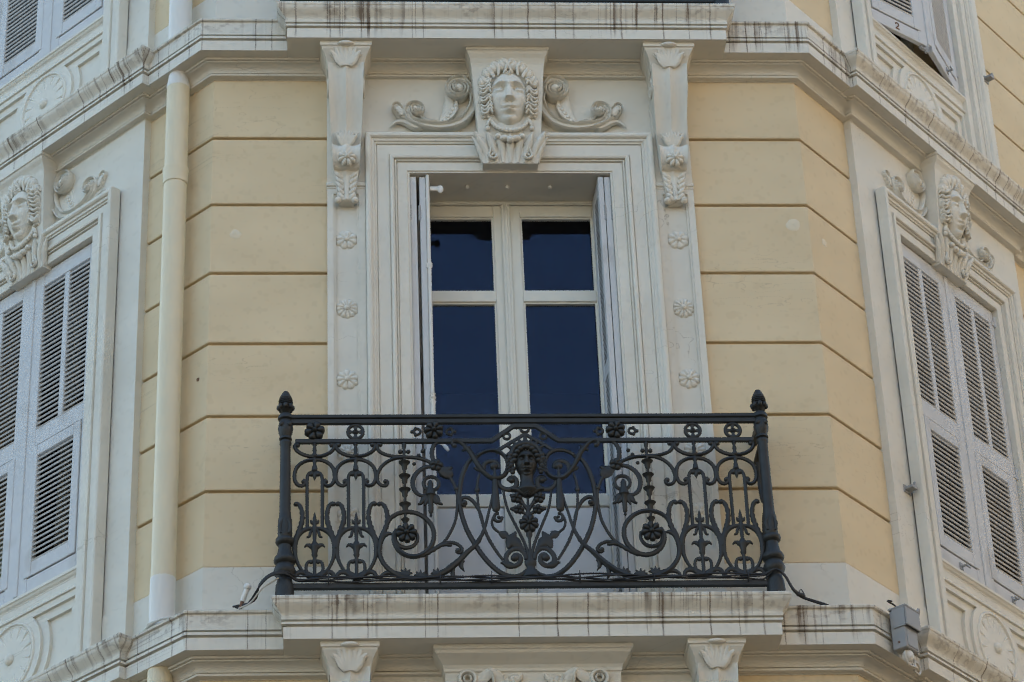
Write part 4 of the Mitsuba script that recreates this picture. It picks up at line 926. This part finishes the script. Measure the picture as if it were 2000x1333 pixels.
# ------------------------------------------------------------------ balcony railing of cast iron
R_ = 'balcony_railing'
labels[R_] = {'label': 'black cast iron balcony railing with scrollwork, end posts and a central female head', 'category': 'railing'}
YR = 0.25
IR = 'iron_paint'
ir = lambda name, m, **k: put(R_ + '__' + name, m, IR, 'F', k.pop('smooth', 50), **k)


def post(u):
    pts = [(-1.925, 0.010), (-1.935, 0.030), (-1.950, 0.040), (-1.965, 0.040), (-1.972, 0.030), (-1.985, 0.034), (-2.02, 0.040), (-2.045, 0.036), (-2.07, 0.028), (-2.075, 0.033), (-2.085, 0.033), (-2.09, 0.024), (-2.10, 0.031), (-2.112, 0.031), (-2.118, 0.027), (-2.20, 0.027),
           (-2.50, 0.029), (-2.545, 0.032), (-2.55, 0.036), (-2.64, 0.037), (-2.655, 0.033), (-2.662, 0.046), (-2.676, 0.049), (-2.690, 0.044), (-2.698, 0.032), (-2.72, 0.034), (-2.75, 0.040), (-2.768, 0.052), (-2.782, 0.057), (-2.796, 0.054), (-2.806, 0.042), (-2.822, 0.050), (-2.842, 0.057), (-2.862, 0.052), (-2.885, 0.036), (-2.895, 0.038), (-2.93, 0.046), (-3.022, 0.050)]
    k = ir('post', lathe(pts, u, YR, 20))
    cone = [(-1.795, 0.002)]
    for i in range(9):
        z = -1.800 - 0.011 * i
        r = 0.037 * math.sin(math.pi * min(0.18 + i / 10.5, 1.0) * 0.72 + 0.05)
        cone += [(z, r * 0.90), (z - 0.008, r * 1.04)]
    cone += [(-1.902, 0.036), (-1.912, 0.026), (-1.925, 0.014), (-1.95, 0.016)]
    put(k + '__pine_cone', lathe(cone, u, YR, 18), IR, smooth=30)
    lv = [ball(u + 0.036 * math.cos(a), YR + 0.036 * math.sin(a), -1.895, 0.012, 0.012, 0.016, 1) for a in np.linspace(0, 2 * np.pi, 8, endpoint=False)]
    lv += [strap([(u + 0.02 * q, -2.64), (u + 0.026 * q, -2.60), (u + 0.012 * q, -2.56)], [0.008, 0.010, 0.004], 0.006, YR + 0.032, 6) for q in (-1, 0.001, 1)]
    lv += [ball(u + 0.02 * q, YR + 0.03, -2.005, 0.014, 0.014, 0.018, 1) for q in (-1, 1)]
    for q in lv:
        put(k + '__leaf', q, IR, smooth=50)


post(-1.24); post(1.24)
ir('top_rail', cat([bx(-1.225, 1.225, YR - 0.020, YR + 0.020, -1.966, -1.944, 0.004), bx(-1.225, 1.225, YR - 0.012, YR + 0.013, -1.994, -1.9665, 0.003)]), smooth=False)
g = SCROLLS['gable']
mid = [(-1.19, -2.096), (g[0][0], -2.096)] + [tuple(p) for p in g[2:]]
mid = [(-1.19, -2.096), (g[2][0], -2.096), (-0.060, -2.010), (0.060, -2.010), (-g[2][0], -2.096), (1.19, -2.096)]
mid = np.vstack([np.linspace(a, b, 12, endpoint=False) for a, b in zip(np.array(mid)[:-1], np.array(mid)[1:])] + [[mid[-1]]])
ir('middle_rail', strap(mid, 0.0145, 0.016, YR, 4, smooth=False), smooth=False)
ir('bottom_rail', bx(-1.20, 1.20, YR - 0.014, YR + 0.014, -2.945, -2.915, 0.003), smooth=False)
for s_ in (-1, 1):     # returns to the wall
    for z0, z1 in ((-1.994, -1.944), (-2.107, -2.085), (-2.945, -2.915)):
        ir('side_rail', bx(s_ * 1.24 - 0.013, s_ * 1.24 + 0.013, 0.0, YR - 0.02, z0, z1, 0.003), smooth=False)
    C = [(0.06, -2.89), (0.035, -2.75), (0.05, -2.55), (0.11, -2.46), (0.19, -2.52), (0.20, -2.70), (0.15, -2.85), (0.12, -2.90)]
    for P in (C, [(0.05, -2.12), (0.04, -2.25), (0.10, -2.38), (0.18, -2.36), (0.20, -2.22), (0.15, -2.12)]):
        V, F = strap(P, 0.010, 0.010, 0, 7)
        ir('side_scroll', (np.stack([s_ * 1.24 + V[:, 1], V[:, 0], V[:, 2]], 1), F))
RAD = {'swag': 0.0095, 'arch': 0.0095, 'bar': 0.0085, 'inner': [0.007, 0.008, 0.006], 'leaf': [0.014, 0.017, 0.014, 0.012, 0.006], 'cross': [0.012, 0.013, 0.009, 0.003], 'hook': [0.006, 0.008, 0.004], 'petal': [0.006, 0.010, 0.003]}


RAD = {a: np.array(b) * 1.12 for a, b in RAD.items()}


def lobes(P, r0, r1, amp, waves):
    n = 40
    s = np.linspace(0, 1, n)
    return r0 + (r1 - r0) * s + amp * np.abs(np.sin(waves * np.pi * s)) * np.sin(np.pi * np.clip(s * 1.05, 0, 1)) ** 0.5


def narrow_panel(c):
    k = ir('scroll_panel', cat([lathe(SPINDLE_TOP, c, YR, 12), lathe(SPINDLE_LOW, c, YR, 12)]))
    B_ = lambda n, r: [ball(c + q * PANEL[n][0][0], YR, PANEL[n][0][1], r, sub=2) for q in (-1, 1)]
    for name, bn in (('swag', 'b_swag'), ('arch', 'b_arch'), ('bar', 'b_bar'), ('inner', 'b_inner'), ('oval', None), ('frond', 'b_frond'), ('leaf', None), ('cross', None), ('hook', None), ('petal', None)):
        P = np.array(PANEL[name])
        for q in (-1, 1):
            Q = P * [q, 1] + [c, 0]
            if name == 'frond':
                m = cat([strap(Q, lobes(P, 0.011, 0.009, 0.006, 9), 0.010, YR, 7), ball(c + q * PANEL[bn][0][0], YR, PANEL[bn][0][1], 0.0125, sub=2), ring(c + q * -0.104, -2.713, 0.0001, 0.013, YR, 6)])
            elif name == 'oval':
                m = strap(Q, [0.009, 0.009, 0.009, 0.010, 0.0135, 0.0165, 0.0155, 0.013, 0.009], 0.010, YR, 7)
            else:
                m = strap(Q, RAD[name], None if name in ('swag', 'arch', 'bar') else 0.008, YR, 7)
                if bn:
                    m = cat([m, ball(c + q * PANEL[bn][0][0], YR, PANEL[bn][0][1], 0.0125 if name != 'inner' else 0.010, sub=2)])
            nm = {'swag': 'swag', 'arch': 'arch', 'bar': 'bar', 'inner': 'small_scroll', 'oval': 'hoop', 'frond': 'frond', 'leaf': 'base_leaf', 'cross': 'leaf', 'hook': 'leaf', 'petal': 'leaf'}[name]
            put(k + '__' + nm, m, IR, smooth=50)


for c in (-1.09, -0.879, 0.879, 1.09):
    narrow_panel(c)

MAIN = {'swag': 0.0088, 'arch': 0.0088, 'circle': [0.010, 0.011, 0.011, 0.0115, 0.012, 0.012], 'ring': [0.011, 0.010, 0.008], 'branch': [0.012, 0.011, 0.012, 0.013, 0.013, 0.016, 0.013, 0.0095, 0.008, 0.0065, 0.006], 'leaf1': [0.012, 0.013, 0.012, 0.003], 'leaf2': [0.009, 0.011, 0.003], 'bough': [0.009, 0.014, 0.014, 0.003],
        'curl': [0.008, 0.009, 0.008, 0.006], 'baseleaf': [0.016, 0.016, 0.013, 0.010, 0.005], 'spiral': [0.010, 0.011, 0.012, 0.011, 0.008], 'd1': [0.012, 0.014, 0.009, 0.003], 'd2': [0.010, 0.012, 0.004], 'd3': [0.012, 0.014, 0.009, 0.003], 'd4': [0.010, 0.012, 0.004], 'upleaf': [0.012, 0.014, 0.012, 0.008, 0.005], 'bud': [0.012, 0.024, 0.026, 0.006],
        'budleaf': [0.006, 0.012, 0.003], 'longstem': [0.008, 0.0072, 0.0072, 0.007], 'sprig': [0.008, 0.006, 0.003], 'thorn1': [0.006, 0.012, 0.002], 'thorn2': [0.008, 0.011, 0.002], 'thorn3': [0.008, 0.011, 0.002], 'thorn4': [0.008, 0.012, 0.002],
        'bigcurl': [0.008, 0.009, 0.012, 0.012, 0.012, 0.011, 0.010, 0.010, 0.008], 'eye': [0.010, 0.011, 0.009], 'lyre': [0.010, 0.011, 0.011, 0.0115, 0.012, 0.012, 0.012, 0.010], 'thinstem': [0.006, 0.0062, 0.0075, 0.008, 0.0065], 'scroll': [0.009, 0.010, 0.008, 0.006], 'ringlet': [0.008, 0.0085, 0.007],
        'stalk': 0.0062, 'bell': [0.006, 0.016, 0.020, 0.012], 'lily': [0.008, 0.020, 0.024, 0.012, 0.006], 'lily2': [0.004, 0.018, 0.020, 0.006], 'cane': [0.006, 0.0065, 0.007, 0.0075, 0.008], 'sprout1': [0.006, 0.007, 0.016, 0.004], 'sprout2': [0.006, 0.007, 0.016, 0.004], 'volute': [0.010, 0.011, 0.012, 0.012, 0.012, 0.010],
        'volleaf': [0.002, 0.014, 0.016, 0.010], 'shoulder': [0.008, 0.011, 0.013, 0.012, 0.009], 'chevron': 0.0105, 'ray1': [0.004, 0.009, 0.004], 'ray2': [0.004, 0.009, 0.004], 'ray3': [0.004, 0.009, 0.004], 'ray4': [0.004, 0.010, 0.004], 'tl1': [0.006, 0.012, 0.002], 'tl2': [0.006, 0.012, 0.002], 'tl3': [0.006, 0.011, 0.002], 'tl4': [0.006, 0.012, 0.002]}
MAIN = {a: np.array(b) * (1.35 if a in ('lily', 'lily2', 'bell', 'bud', 'd1', 'd2', 'd3', 'd4', 'upleaf', 'sprout1', 'sprout2', 'volleaf') else 1.14) for a, b in MAIN.items()}
NAMES = {'swag': 'swag', 'arch': 'arch', 'circle': 'great_scroll', 'ring': 'great_scroll', 'branch': 'branch', 'longstem': 'stem', 'spiral': 'spiral', 'bigcurl': 'curl', 'eye': 'curl', 'lyre': 'lyre', 'thinstem': 'stem', 'scroll': 'scroll', 'cane': 'cane', 'volute': 'volute', 'shoulder': 'shoulder_scroll', 'chevron': 'chevron', 'frond': 'frond', 'ringlet': 'ringlet', 'stalk': 'stem', 'lily': 'lily', 'lily2': 'lily', 'bell': 'lily', 'curl': 'scroll', 'bud': 'bud'}
kc = ir('centre_panel', cat([lathe(LATHES['vase'][1], 0, YR, 16, 0.6), lathe(LATHES['stalk'][1], 0, YR, 14, 0.7)]))
BALL_OF = {'swag': 'swag', 'arch': 'arch', 'frond': 'frond', 'curl': 'curl', 'bigcurl': 'bigcurl', 'eye': 'eye', 'scroll': 'scroll', 'volute': 'volute', 'shoulder': 'shoulder', 'ringlet': 'ringlet'}
FRONT = {'branch': 0.004, 'bigcurl': 0.006, 'lyre': -0.004, 'cane': -0.003, 'thinstem': 0.003, 'longstem': -0.003}
for q in (1, -1):
    mir = lambda P: np.array(P) * [q, 1]
    for name, P in SCROLLS.items():
        if name == 'gable':
            continue
        r = MAIN.get(name, 0.008)
        w = YR + FRONT.get(name, 0.0)
        if name == 'frond':
            m = strap(mir(P), lobes(P, 0.011, 0.009, 0.006, 9), 0.010, w, 7)
        elif name in ('upleaf', 'bough'):
            m = strap(mir(P), lobes(P, 0.010, 0.007, 0.006, 7), 0.009, w, 7)
        elif name == 'chevron':
            m = strap(mir(P), 0.0105, 0.011, w - 0.004, 4, smooth=False)
        else:
            thin = name in ('circle', 'ring', 'branch', 'lyre', 'bigcurl', 'longstem', 'thinstem', 'cane', 'swag', 'arch')
            m = strap(mir(P), r, (None if thin else 0.009), w, 7)
        if name in BALL_OF:
            x, z, rr = BALLS[BALL_OF[name]]
            m = cat([m, ball(q * x, w, z, rr, min(rr, 0.016), rr, 2)])
        if name == 'longstem':
            m = cat([m, lathe([(-2.366, 0.010), (-2.37, 0.014), (-2.38, 0.014), (-2.385, 0.010)], q * P[2][0], w, 10)])
        if name == 'thinstem':
            m = cat([m, lathe([(P[2][1] + 0.006, 0.009), (P[2][1], 0.013), (P[2][1] - 0.016, 0.013), (P[2][1] - 0.020, 0.009)], q * P[2][0], w, 10)])
        put(kc + '__' + NAMES.get(name, 'leaf'), m, IR, smooth=50)
    put(kc + '__tulip_stem', cat([lathe(LATHES['tulips'][1], q * LATHES['tulips'][0], YR, 12)] + [ball(q * BALLS[b][0], YR, BALLS[b][1], BALLS[b][2], sub=2) for b in ('tre1', 'tre2')]), IR, smooth=40)
    put(kc + '__bud', lathe(LATHES['bud'][1], q * LATHES['bud'][0], YR, 12), IR, smooth=50)
    put(kc + '__pendant', lathe(LATHES['drop'][1], q * LATHES['drop'][0], YR + 0.008, 14, 0.7), IR, smooth=50)
    put(kc + '__ring', ring(q * -0.493, -2.346, 0.040, 0.010, YR), IR, smooth=50)
    put(kc + '__berries', cat([ball(q * BALLS[b][0], YR, BALLS[b][1], BALLS[b][2], sub=2) for b in ('sp1', 'sp2', 'sp3')]), IR, smooth=50)
    for n, pet, cup in (('rosette', 8, 0.7), ('flower', 5, 0.3), ('sprf1', 5, 0.4), ('sprf2', 5, 0.4)):
        x, z, rr = FLOWERS[n]
        put(kc + '__flower', flower(q * x, z, rr * (1.35 if n in ('sprf1', 'sprf2') else 1.08), pet, 0.020 if n != 'rosette' else 0.028, YR + (0.004 if n != 'rosette' else 0.010), 0.26, 0.1, cup, 0.22), IR, smooth=50)
    for n in ('pal1', 'pal2', 'pal3'):
        x, z, rr = FLOWERS[n]
        put(kc + '__palmette', cat([strap([(q * x, z - rr * 0.9), (q * x + rr * 0.5 * math.sin(a), z - rr * 0.2 + rr * 0.3 * math.cos(a)), (q * x + rr * math.sin(a), z - rr * 0.35 + rr * 1.05 * math.cos(a))], [0.005, 0.010, 0.010, 0.003], 0.007, YR + 0.003, 6) for a in (-1.35, -0.7, 0, 0.7, 1.35)]), IR, smooth=50)
    for x, z, rr in (FLOWERS['gr2'],):
        put(kc + '__ring', ring(q * x, z, rr * 0.72, 0.0075, YR), IR, smooth=50)
    # the row of rosettes between the top rails
    x, z, rr = FLOWERS['rose2']
    k2 = ir('rosette', flower(q * x, -2.036, 0.052, 7, 0.032, YR - 0.002, 0.25, 0.4, 0.6, 0.2))
    for n in ('ringL', 'ringR'):
        x, z, rr = FLOWERS[n]
        tre = [ring(q * x, -2.040, 0.017, 0.0075, YR)]
        o = 1 if n == 'ringR' else -1
        tre += [ball(q * (x + o * 0.026), YR, -2.040, 0.010, sub=2), ball(q * (x + o * 0.008), YR, -2.020, 0.009, sub=1), ball(q * (x + o * 0.008), YR, -2.060, 0.009, sub=1)]
        put(k2 + '__ring', cat(tre), IR, smooth=50)
ca = [ring(0, -2.025, 0.021, 0.008, YR)]
put(kc + '__ring', cat(ca), IR, smooth=50)
x, z, rr = FLOWERS['heart']
put(kc + '__flower', flower(0, z, 0.052, 8, 0.026, YR + 0.004, 0.22, 0.5, 0.3, 0.2), IR, smooth=50)


def wheel(c):
    m = [ring(c, -2.040, 0.040, 0.009, YR, 8, 0.010), ring(c, -2.040, 0.0075, 0.008, YR, 6, 0.012)]
    m += [strap([(c, -2.040), (c + 0.036 * math.cos(a), -2.040 + 0.036 * math.sin(a))], [0.006, 0.008, 0.016], 0.007, YR, 6) for a in np.radians((0, 90, 180, 270))]
    ir('wheel', cat(m))


for c in (-0.879, 0.879, 1.09):
    wheel(c)
ir('rosette', flower(-1.09, -2.037, 0.053, 6, 0.034, YR - 0.002, 0.25, 0.2, 0.6, 0.2))
# the iron head
hd = [face_mesh(0.058, 0.083, 0.046, YR, 0.0, -2.242), lathe([(-2.29, 0.036), (-2.33, 0.034), (-2.365, 0.040), (-2.383, 0.054), (-2.392, 0.050), (-2.415, 0.028), (-2.425, 0.006)], 0, YR, 18, 0.8),
      strap([(-0.085, -2.386), (-0.05, -2.388), (0, -2.408), (0.05, -2.388), (0.085, -2.386)], [0.006, 0.018, 0.026, 0.018, 0.006], 0.020, YR, 8), flower(0, -2.412, 0.018, 6, 0.016, YR + 0.018)]
kh = put(kc + '__head', cat(hd), IR, smooth=True, label='small cast iron head of a woman in the middle of the railing')
hr = [strap([(-0.078, -2.200), (-0.062, -2.150), (-0.035, -2.128), (0, -2.120), (0.035, -2.128), (0.062, -2.150), (0.078, -2.200)], [0.012, 0.018, 0.022, 0.024, 0.022, 0.018, 0.012], 0.032, YR, 10)]
for q in (-1, 1):
    for i in range(5):
        a_ = math.radians(8 + 19 * i)
        hr.append(ball(q * 0.062 * math.sin(a_), YR + 0.036 - 0.004 * i, -2.232 + 0.080 * math.cos(a_), 0.017, 0.018, 0.015, 2))
    for i in range(6):
        hr.append(ball(q * (0.080 - 0.003 * i + 0.008 * (i % 2)), YR + 0.016, -2.190 - 0.020 * i, 0.018 - 0.001 * i, sub=2))
        hr.append(strap([(q * 0.064, -2.188 - 0.020 * i), (q * 0.084, -2.178 - 0.020 * i), (q * 0.100, -2.194 - 0.020 * i)], [0.006, 0.009, 0.006], 0.008, YR + 0.022, 6))
put(kc + '__hair', cat(hr), IR, smooth=50)

# the same railing one floor up: only its foot reaches into the picture
labels['balcony_railing_001'] = {'label': 'foot of the upper balcony railing, a dark line along the top edge of the picture', 'category': 'railing'}
for k_ in [k_ for k_ in scene if k_.startswith(R_ + '__')]:
    scene['balcony_railing_001' + k_[len(R_):]] = {**scene[k_], 'to_world': T().translate([0, 0, FH])}

# ------------------------------------------------------------------ cables and boxes
C_ = 'cable_bundle'
labels[C_] = {'label': 'twisted black cables tied along the foot of the balcony railing', 'category': 'cable'}
for j in range(4):
    P = [(-1.47 - 0.01 * j, 0.175, -3.012), (-1.42 + 0.01 * j, 0.20, -2.99), (-1.365, 0.26, -2.93), (-1.31, 0.30, -2.893), (-1.24, 0.312, -2.886)]
    n = 44
    for i in range(n + 1):
        u = -1.18 + 2.36 * i / n
        a = u * 9 + j * 1.57
        P.append((u, YR + 0.022 + 0.010 * math.cos(a), -2.905 + 0.010 * math.sin(a) - 0.006 * math.sin(u * 3.1 + j) * (j % 2)))
    P += [(1.235, 0.312, -2.880 - 0.004 * j), (1.285, 0.290, -2.915), (1.32, 0.27, -2.975), (1.365, 0.22, -2.992)]
    if j < 2:
        P += [(1.43, 0.19, -3.004 + 0.004 * j), (1.52, 0.15, -3.014 + 0.003 * j)]
    P = np.array(P) + [0, 0, 0.004 * j]
    put(C_ + '__cable', wire(P, 0.0048, 6, 0.02), 'cable_black', smooth=50)
for u in (-1.02, -0.46, -0.20, 0.245, 0.62, 1.10):
    put(C_ + '__tie', cat([ring(0, 0, 0.020, 0.003, 0)]) if False else (lambda m: (np.stack([m[0][:, 1] + u, m[0][:, 0] + YR + 0.022, m[0][:, 2] - 2.905], 1), m[1]))(cat([ring(0, 0, 0.021, 0.0032, 0), bx(-0.003, 0.003, -0.002, 0.002, 0.018, 0.045)])), 'cable_black', smooth=50)
put(C_ + '__cable', wire([(-1.27, 0.28, -2.893), (-1.35, 0.27, -2.945), (-1.41, 0.22, -3.00), (-1.47, 0.185, -3.016)], 0.0045), 'cable_pale', smooth=50)
put(C_ + '__knot', cat([ball(1.355 + 0.012 * i, 0.235 - 0.006 * i, -2.985 - 0.002 * i, 0.013, sub=1) for i in range(3)] + [wire([(1.35, 0.24, -2.985), (1.37, 0.23, -2.955), (1.385, 0.23, -2.985)], 0.003)]), 'cable_black', smooth=50)

lamp = 'cable_connector'
labels[lamp] = {'label': 'small white cable plug with a rusty tip beside the left end of the railing', 'category': 'plug'}
put(lamp + '__body', cat([wire([(-1.452, 0.18, -2.975), (-1.440, 0.185, -2.94), (-1.428, 0.19, -2.905)], 0.013, 10), ball(-1.427, 0.19, -2.898, 0.020, sub=2)]), 'pipe_white', smooth=50)
put(lamp + '__clip', wire([(-1.462, 0.18, -3.012), (-1.455, 0.18, -2.985), (-1.450, 0.18, -2.968)], 0.009, 8), 'rust', smooth=50)

L_ = 'loose_cable'
labels[L_] = {'label': 'pale loose wires lying on the left lower cornice beside the drainpipe', 'category': 'wire'}
for j in range(3):
    put(L_ + '__wire', wire([(0.30 - 0.03 * j, 0.14, -3.005), (0.22, 0.165, -2.998 + 0.006 * j), (0.12, 0.17, -2.996), (0.02, 0.15, -3.008)], 0.0055), 'cable_pale', 'L', 50)

J = 'junction_box'
labels[J] = {'label': 'grey metal junction box with a hooded lid hanging on the right lower cornice', 'category': 'electrical box'}
JU, JW = 0.115, 0.19
put(J + '__case', cat([bx(JU - 0.062, JU + 0.062, JW, JW + 0.082, -3.235, -3.020, 0.004), bx(JU - 0.050, JU + 0.050, JW + 0.080, JW + 0.086, -3.225, -3.13, 0.002)]), 'zinc', 'R', False)
put(J + '__lid', cat([bx(JU - 0.070, JU + 0.070, JW - 0.004, JW + 0.104, -3.016, -3.004, 0.003), bx(JU - 0.070, JU + 0.070, JW + 0.094, JW + 0.104, -3.120, -3.017, 0.003), bx(JU - 0.070, JU - 0.064, JW + 0.02, JW + 0.093, -3.120, -3.017), bx(JU + 0.064, JU + 0.070, JW + 0.02, JW + 0.093, -3.120, -3.017)]), 'zinc', 'R', False)
for z in (-3.06, -3.20):
    put(J + '__screw', ball(JU - 0.063, JW + 0.04, z, 0.006, sub=1), 'rust', 'R', True)
for P in ([(JU - 0.02, JW + 0.05, -3.235), (JU - 0.055, JW + 0.06, -3.27), (JU - 0.03, JW + 0.06, -3.315), (JU + 0.03, JW + 0.06, -3.31), (JU + 0.05, JW + 0.05, -3.265), (JU + 0.01, JW + 0.045, -3.235)],
          [(JU + 0.03, JW + 0.05, -3.30), (JU + 0.075, JW + 0.05, -3.27), (JU + 0.11, JW + 0.05, -3.30), (JU + 0.085, JW + 0.05, -3.335), (JU + 0.04, JW + 0.05, -3.325)]):
    put(J + '__cable_loop', wire(P, 0.0065, 7, 0.01), 'cable_pale', 'R', 50)
put(J + '__cable_loop', wire([(JU + 0.075, JW + 0.05, -3.13), (JU + 0.095, JW + 0.05, -3.06), (JU + 0.115, JW + 0.06, -2.99), (JU + 0.15, JW + 0.06, -2.95), (JU + 0.155, JW + 0.05, -2.985), (JU + 0.11, JW + 0.05, -3.04), (JU + 0.08, JW + 0.05, -3.12)], 0.008, 7, 0.01), 'zinc', 'R', 50)
put(J + '__lamp_glass', ball(JU - 0.005, JW + 0.05, -3.262, 0.030, 0.030, 0.034, 2), 'pipe_white', 'R', True)
put(J + '__wire', wire([(JU - 0.05, JW + 0.05, -3.012), (JU - 0.075, JW + 0.04, -2.995), (JU - 0.12, JW + 0.03, -2.985), (JU - 0.09, JW + 0.04, -2.98)], 0.005, 6, 0.01), 'cable_black', 'R', 50)

# ------------------------------------------------------------------ the street below (outside the picture)
q = 600.0
put('street', (np.array([(-q, -q, 0), (q, -q, 0), (q, q, 0), (-q, q, 0)]), np.array([(0, 1, 2), (0, 2, 3)])), 'asphalt', 'W', False, label='grey street', kind='structure')
V, F = sweep_plan([pp('L', 9.0, 2.2), pp('L', -0.2, 2.2), pp('R', -0.2, 2.2), pp('R', 9.0, 2.2)], [(-2.3, -Z0 + 0.002), (-2.3, -Z0 + 0.13), (0, -Z0 + 0.13), (0.0, -Z0 + 0.002)])
put('pavement', (V, F), 'pavement_stone', 'F', False, label='raised stone pavement at the foot of the house', kind='structure')

# ------------------------------------------------------------------ the sunlit house across the street, whose light warms the right wall
O = 'facing_house'
labels[O] = {'label': 'sunlit ochre house across the street', 'category': 'building'}
plain('ochre_plaster', (0.62, 0.52, 0.40), 0.9, 0.2)


def far_house(O, face, D, u0, u1, h, nb, mat):
    ns = 5
    wall = sbox(u0, -Z0, u1, h - Z0)
    bw, fh = (u1 - u0) / nb, h / ns
    holes = [(u0 + (i + 0.5) * bw - 0.6, -Z0 + j * fh + 0.9, u0 + (i + 0.5) * bw + 0.6, -Z0 + j * fh + 3.0) for i in range(nb) for j in range(ns)]
    for q in holes:
        wall = wall.difference(sbox(*q))
    flip = lambda m: (np.stack([m[0][:, 0], D - m[0][:, 1], m[0][:, 2]], 1), m[1])
    put(O + '__wall', flip(cat([ext(wall, -0.4, 0.0), bx(u0, u1, -10.0, -0.45, -Z0, h - Z0)])), mat, face, False)
    for q in holes:
        put(O + '__window', flip(bx(q[0], q[2], -0.40, -0.30, q[1], q[3])), 'room_shade_brown', face, False)
        for a, b in ((q[0] - 0.58, q[0] - 0.02), (q[2] + 0.02, q[2] + 0.58)):
            put(O + '__shutter', flip(bx(a, b, 0.01, 0.05, q[1], q[3])), 'shutter_paint', face, False)
    put(O + '__cornice', flip(bx(u0 - 0.3, u1 + 0.3, -0.2, 0.5, h - Z0 - 0.5, h - Z0)), 'white_stone', face, False)


plain('cream_plaster', (0.62, 0.57, 0.48), 0.9, 0.2)
labels['facing_house_001'] = {'label': 'added long cream house, unseen, placed to bounce warm sunlight onto the front', 'category': 'building'}
far_house(O, 'R', 15.0, -4.0, 22.0, 19.5, 7, 'ochre_plaster')
far_house('facing_house_001', 'F', 21.0, -12.0, 20.0, 16.0, 9, 'cream_plaster')  # added out of view, sized to send warm light onto the front
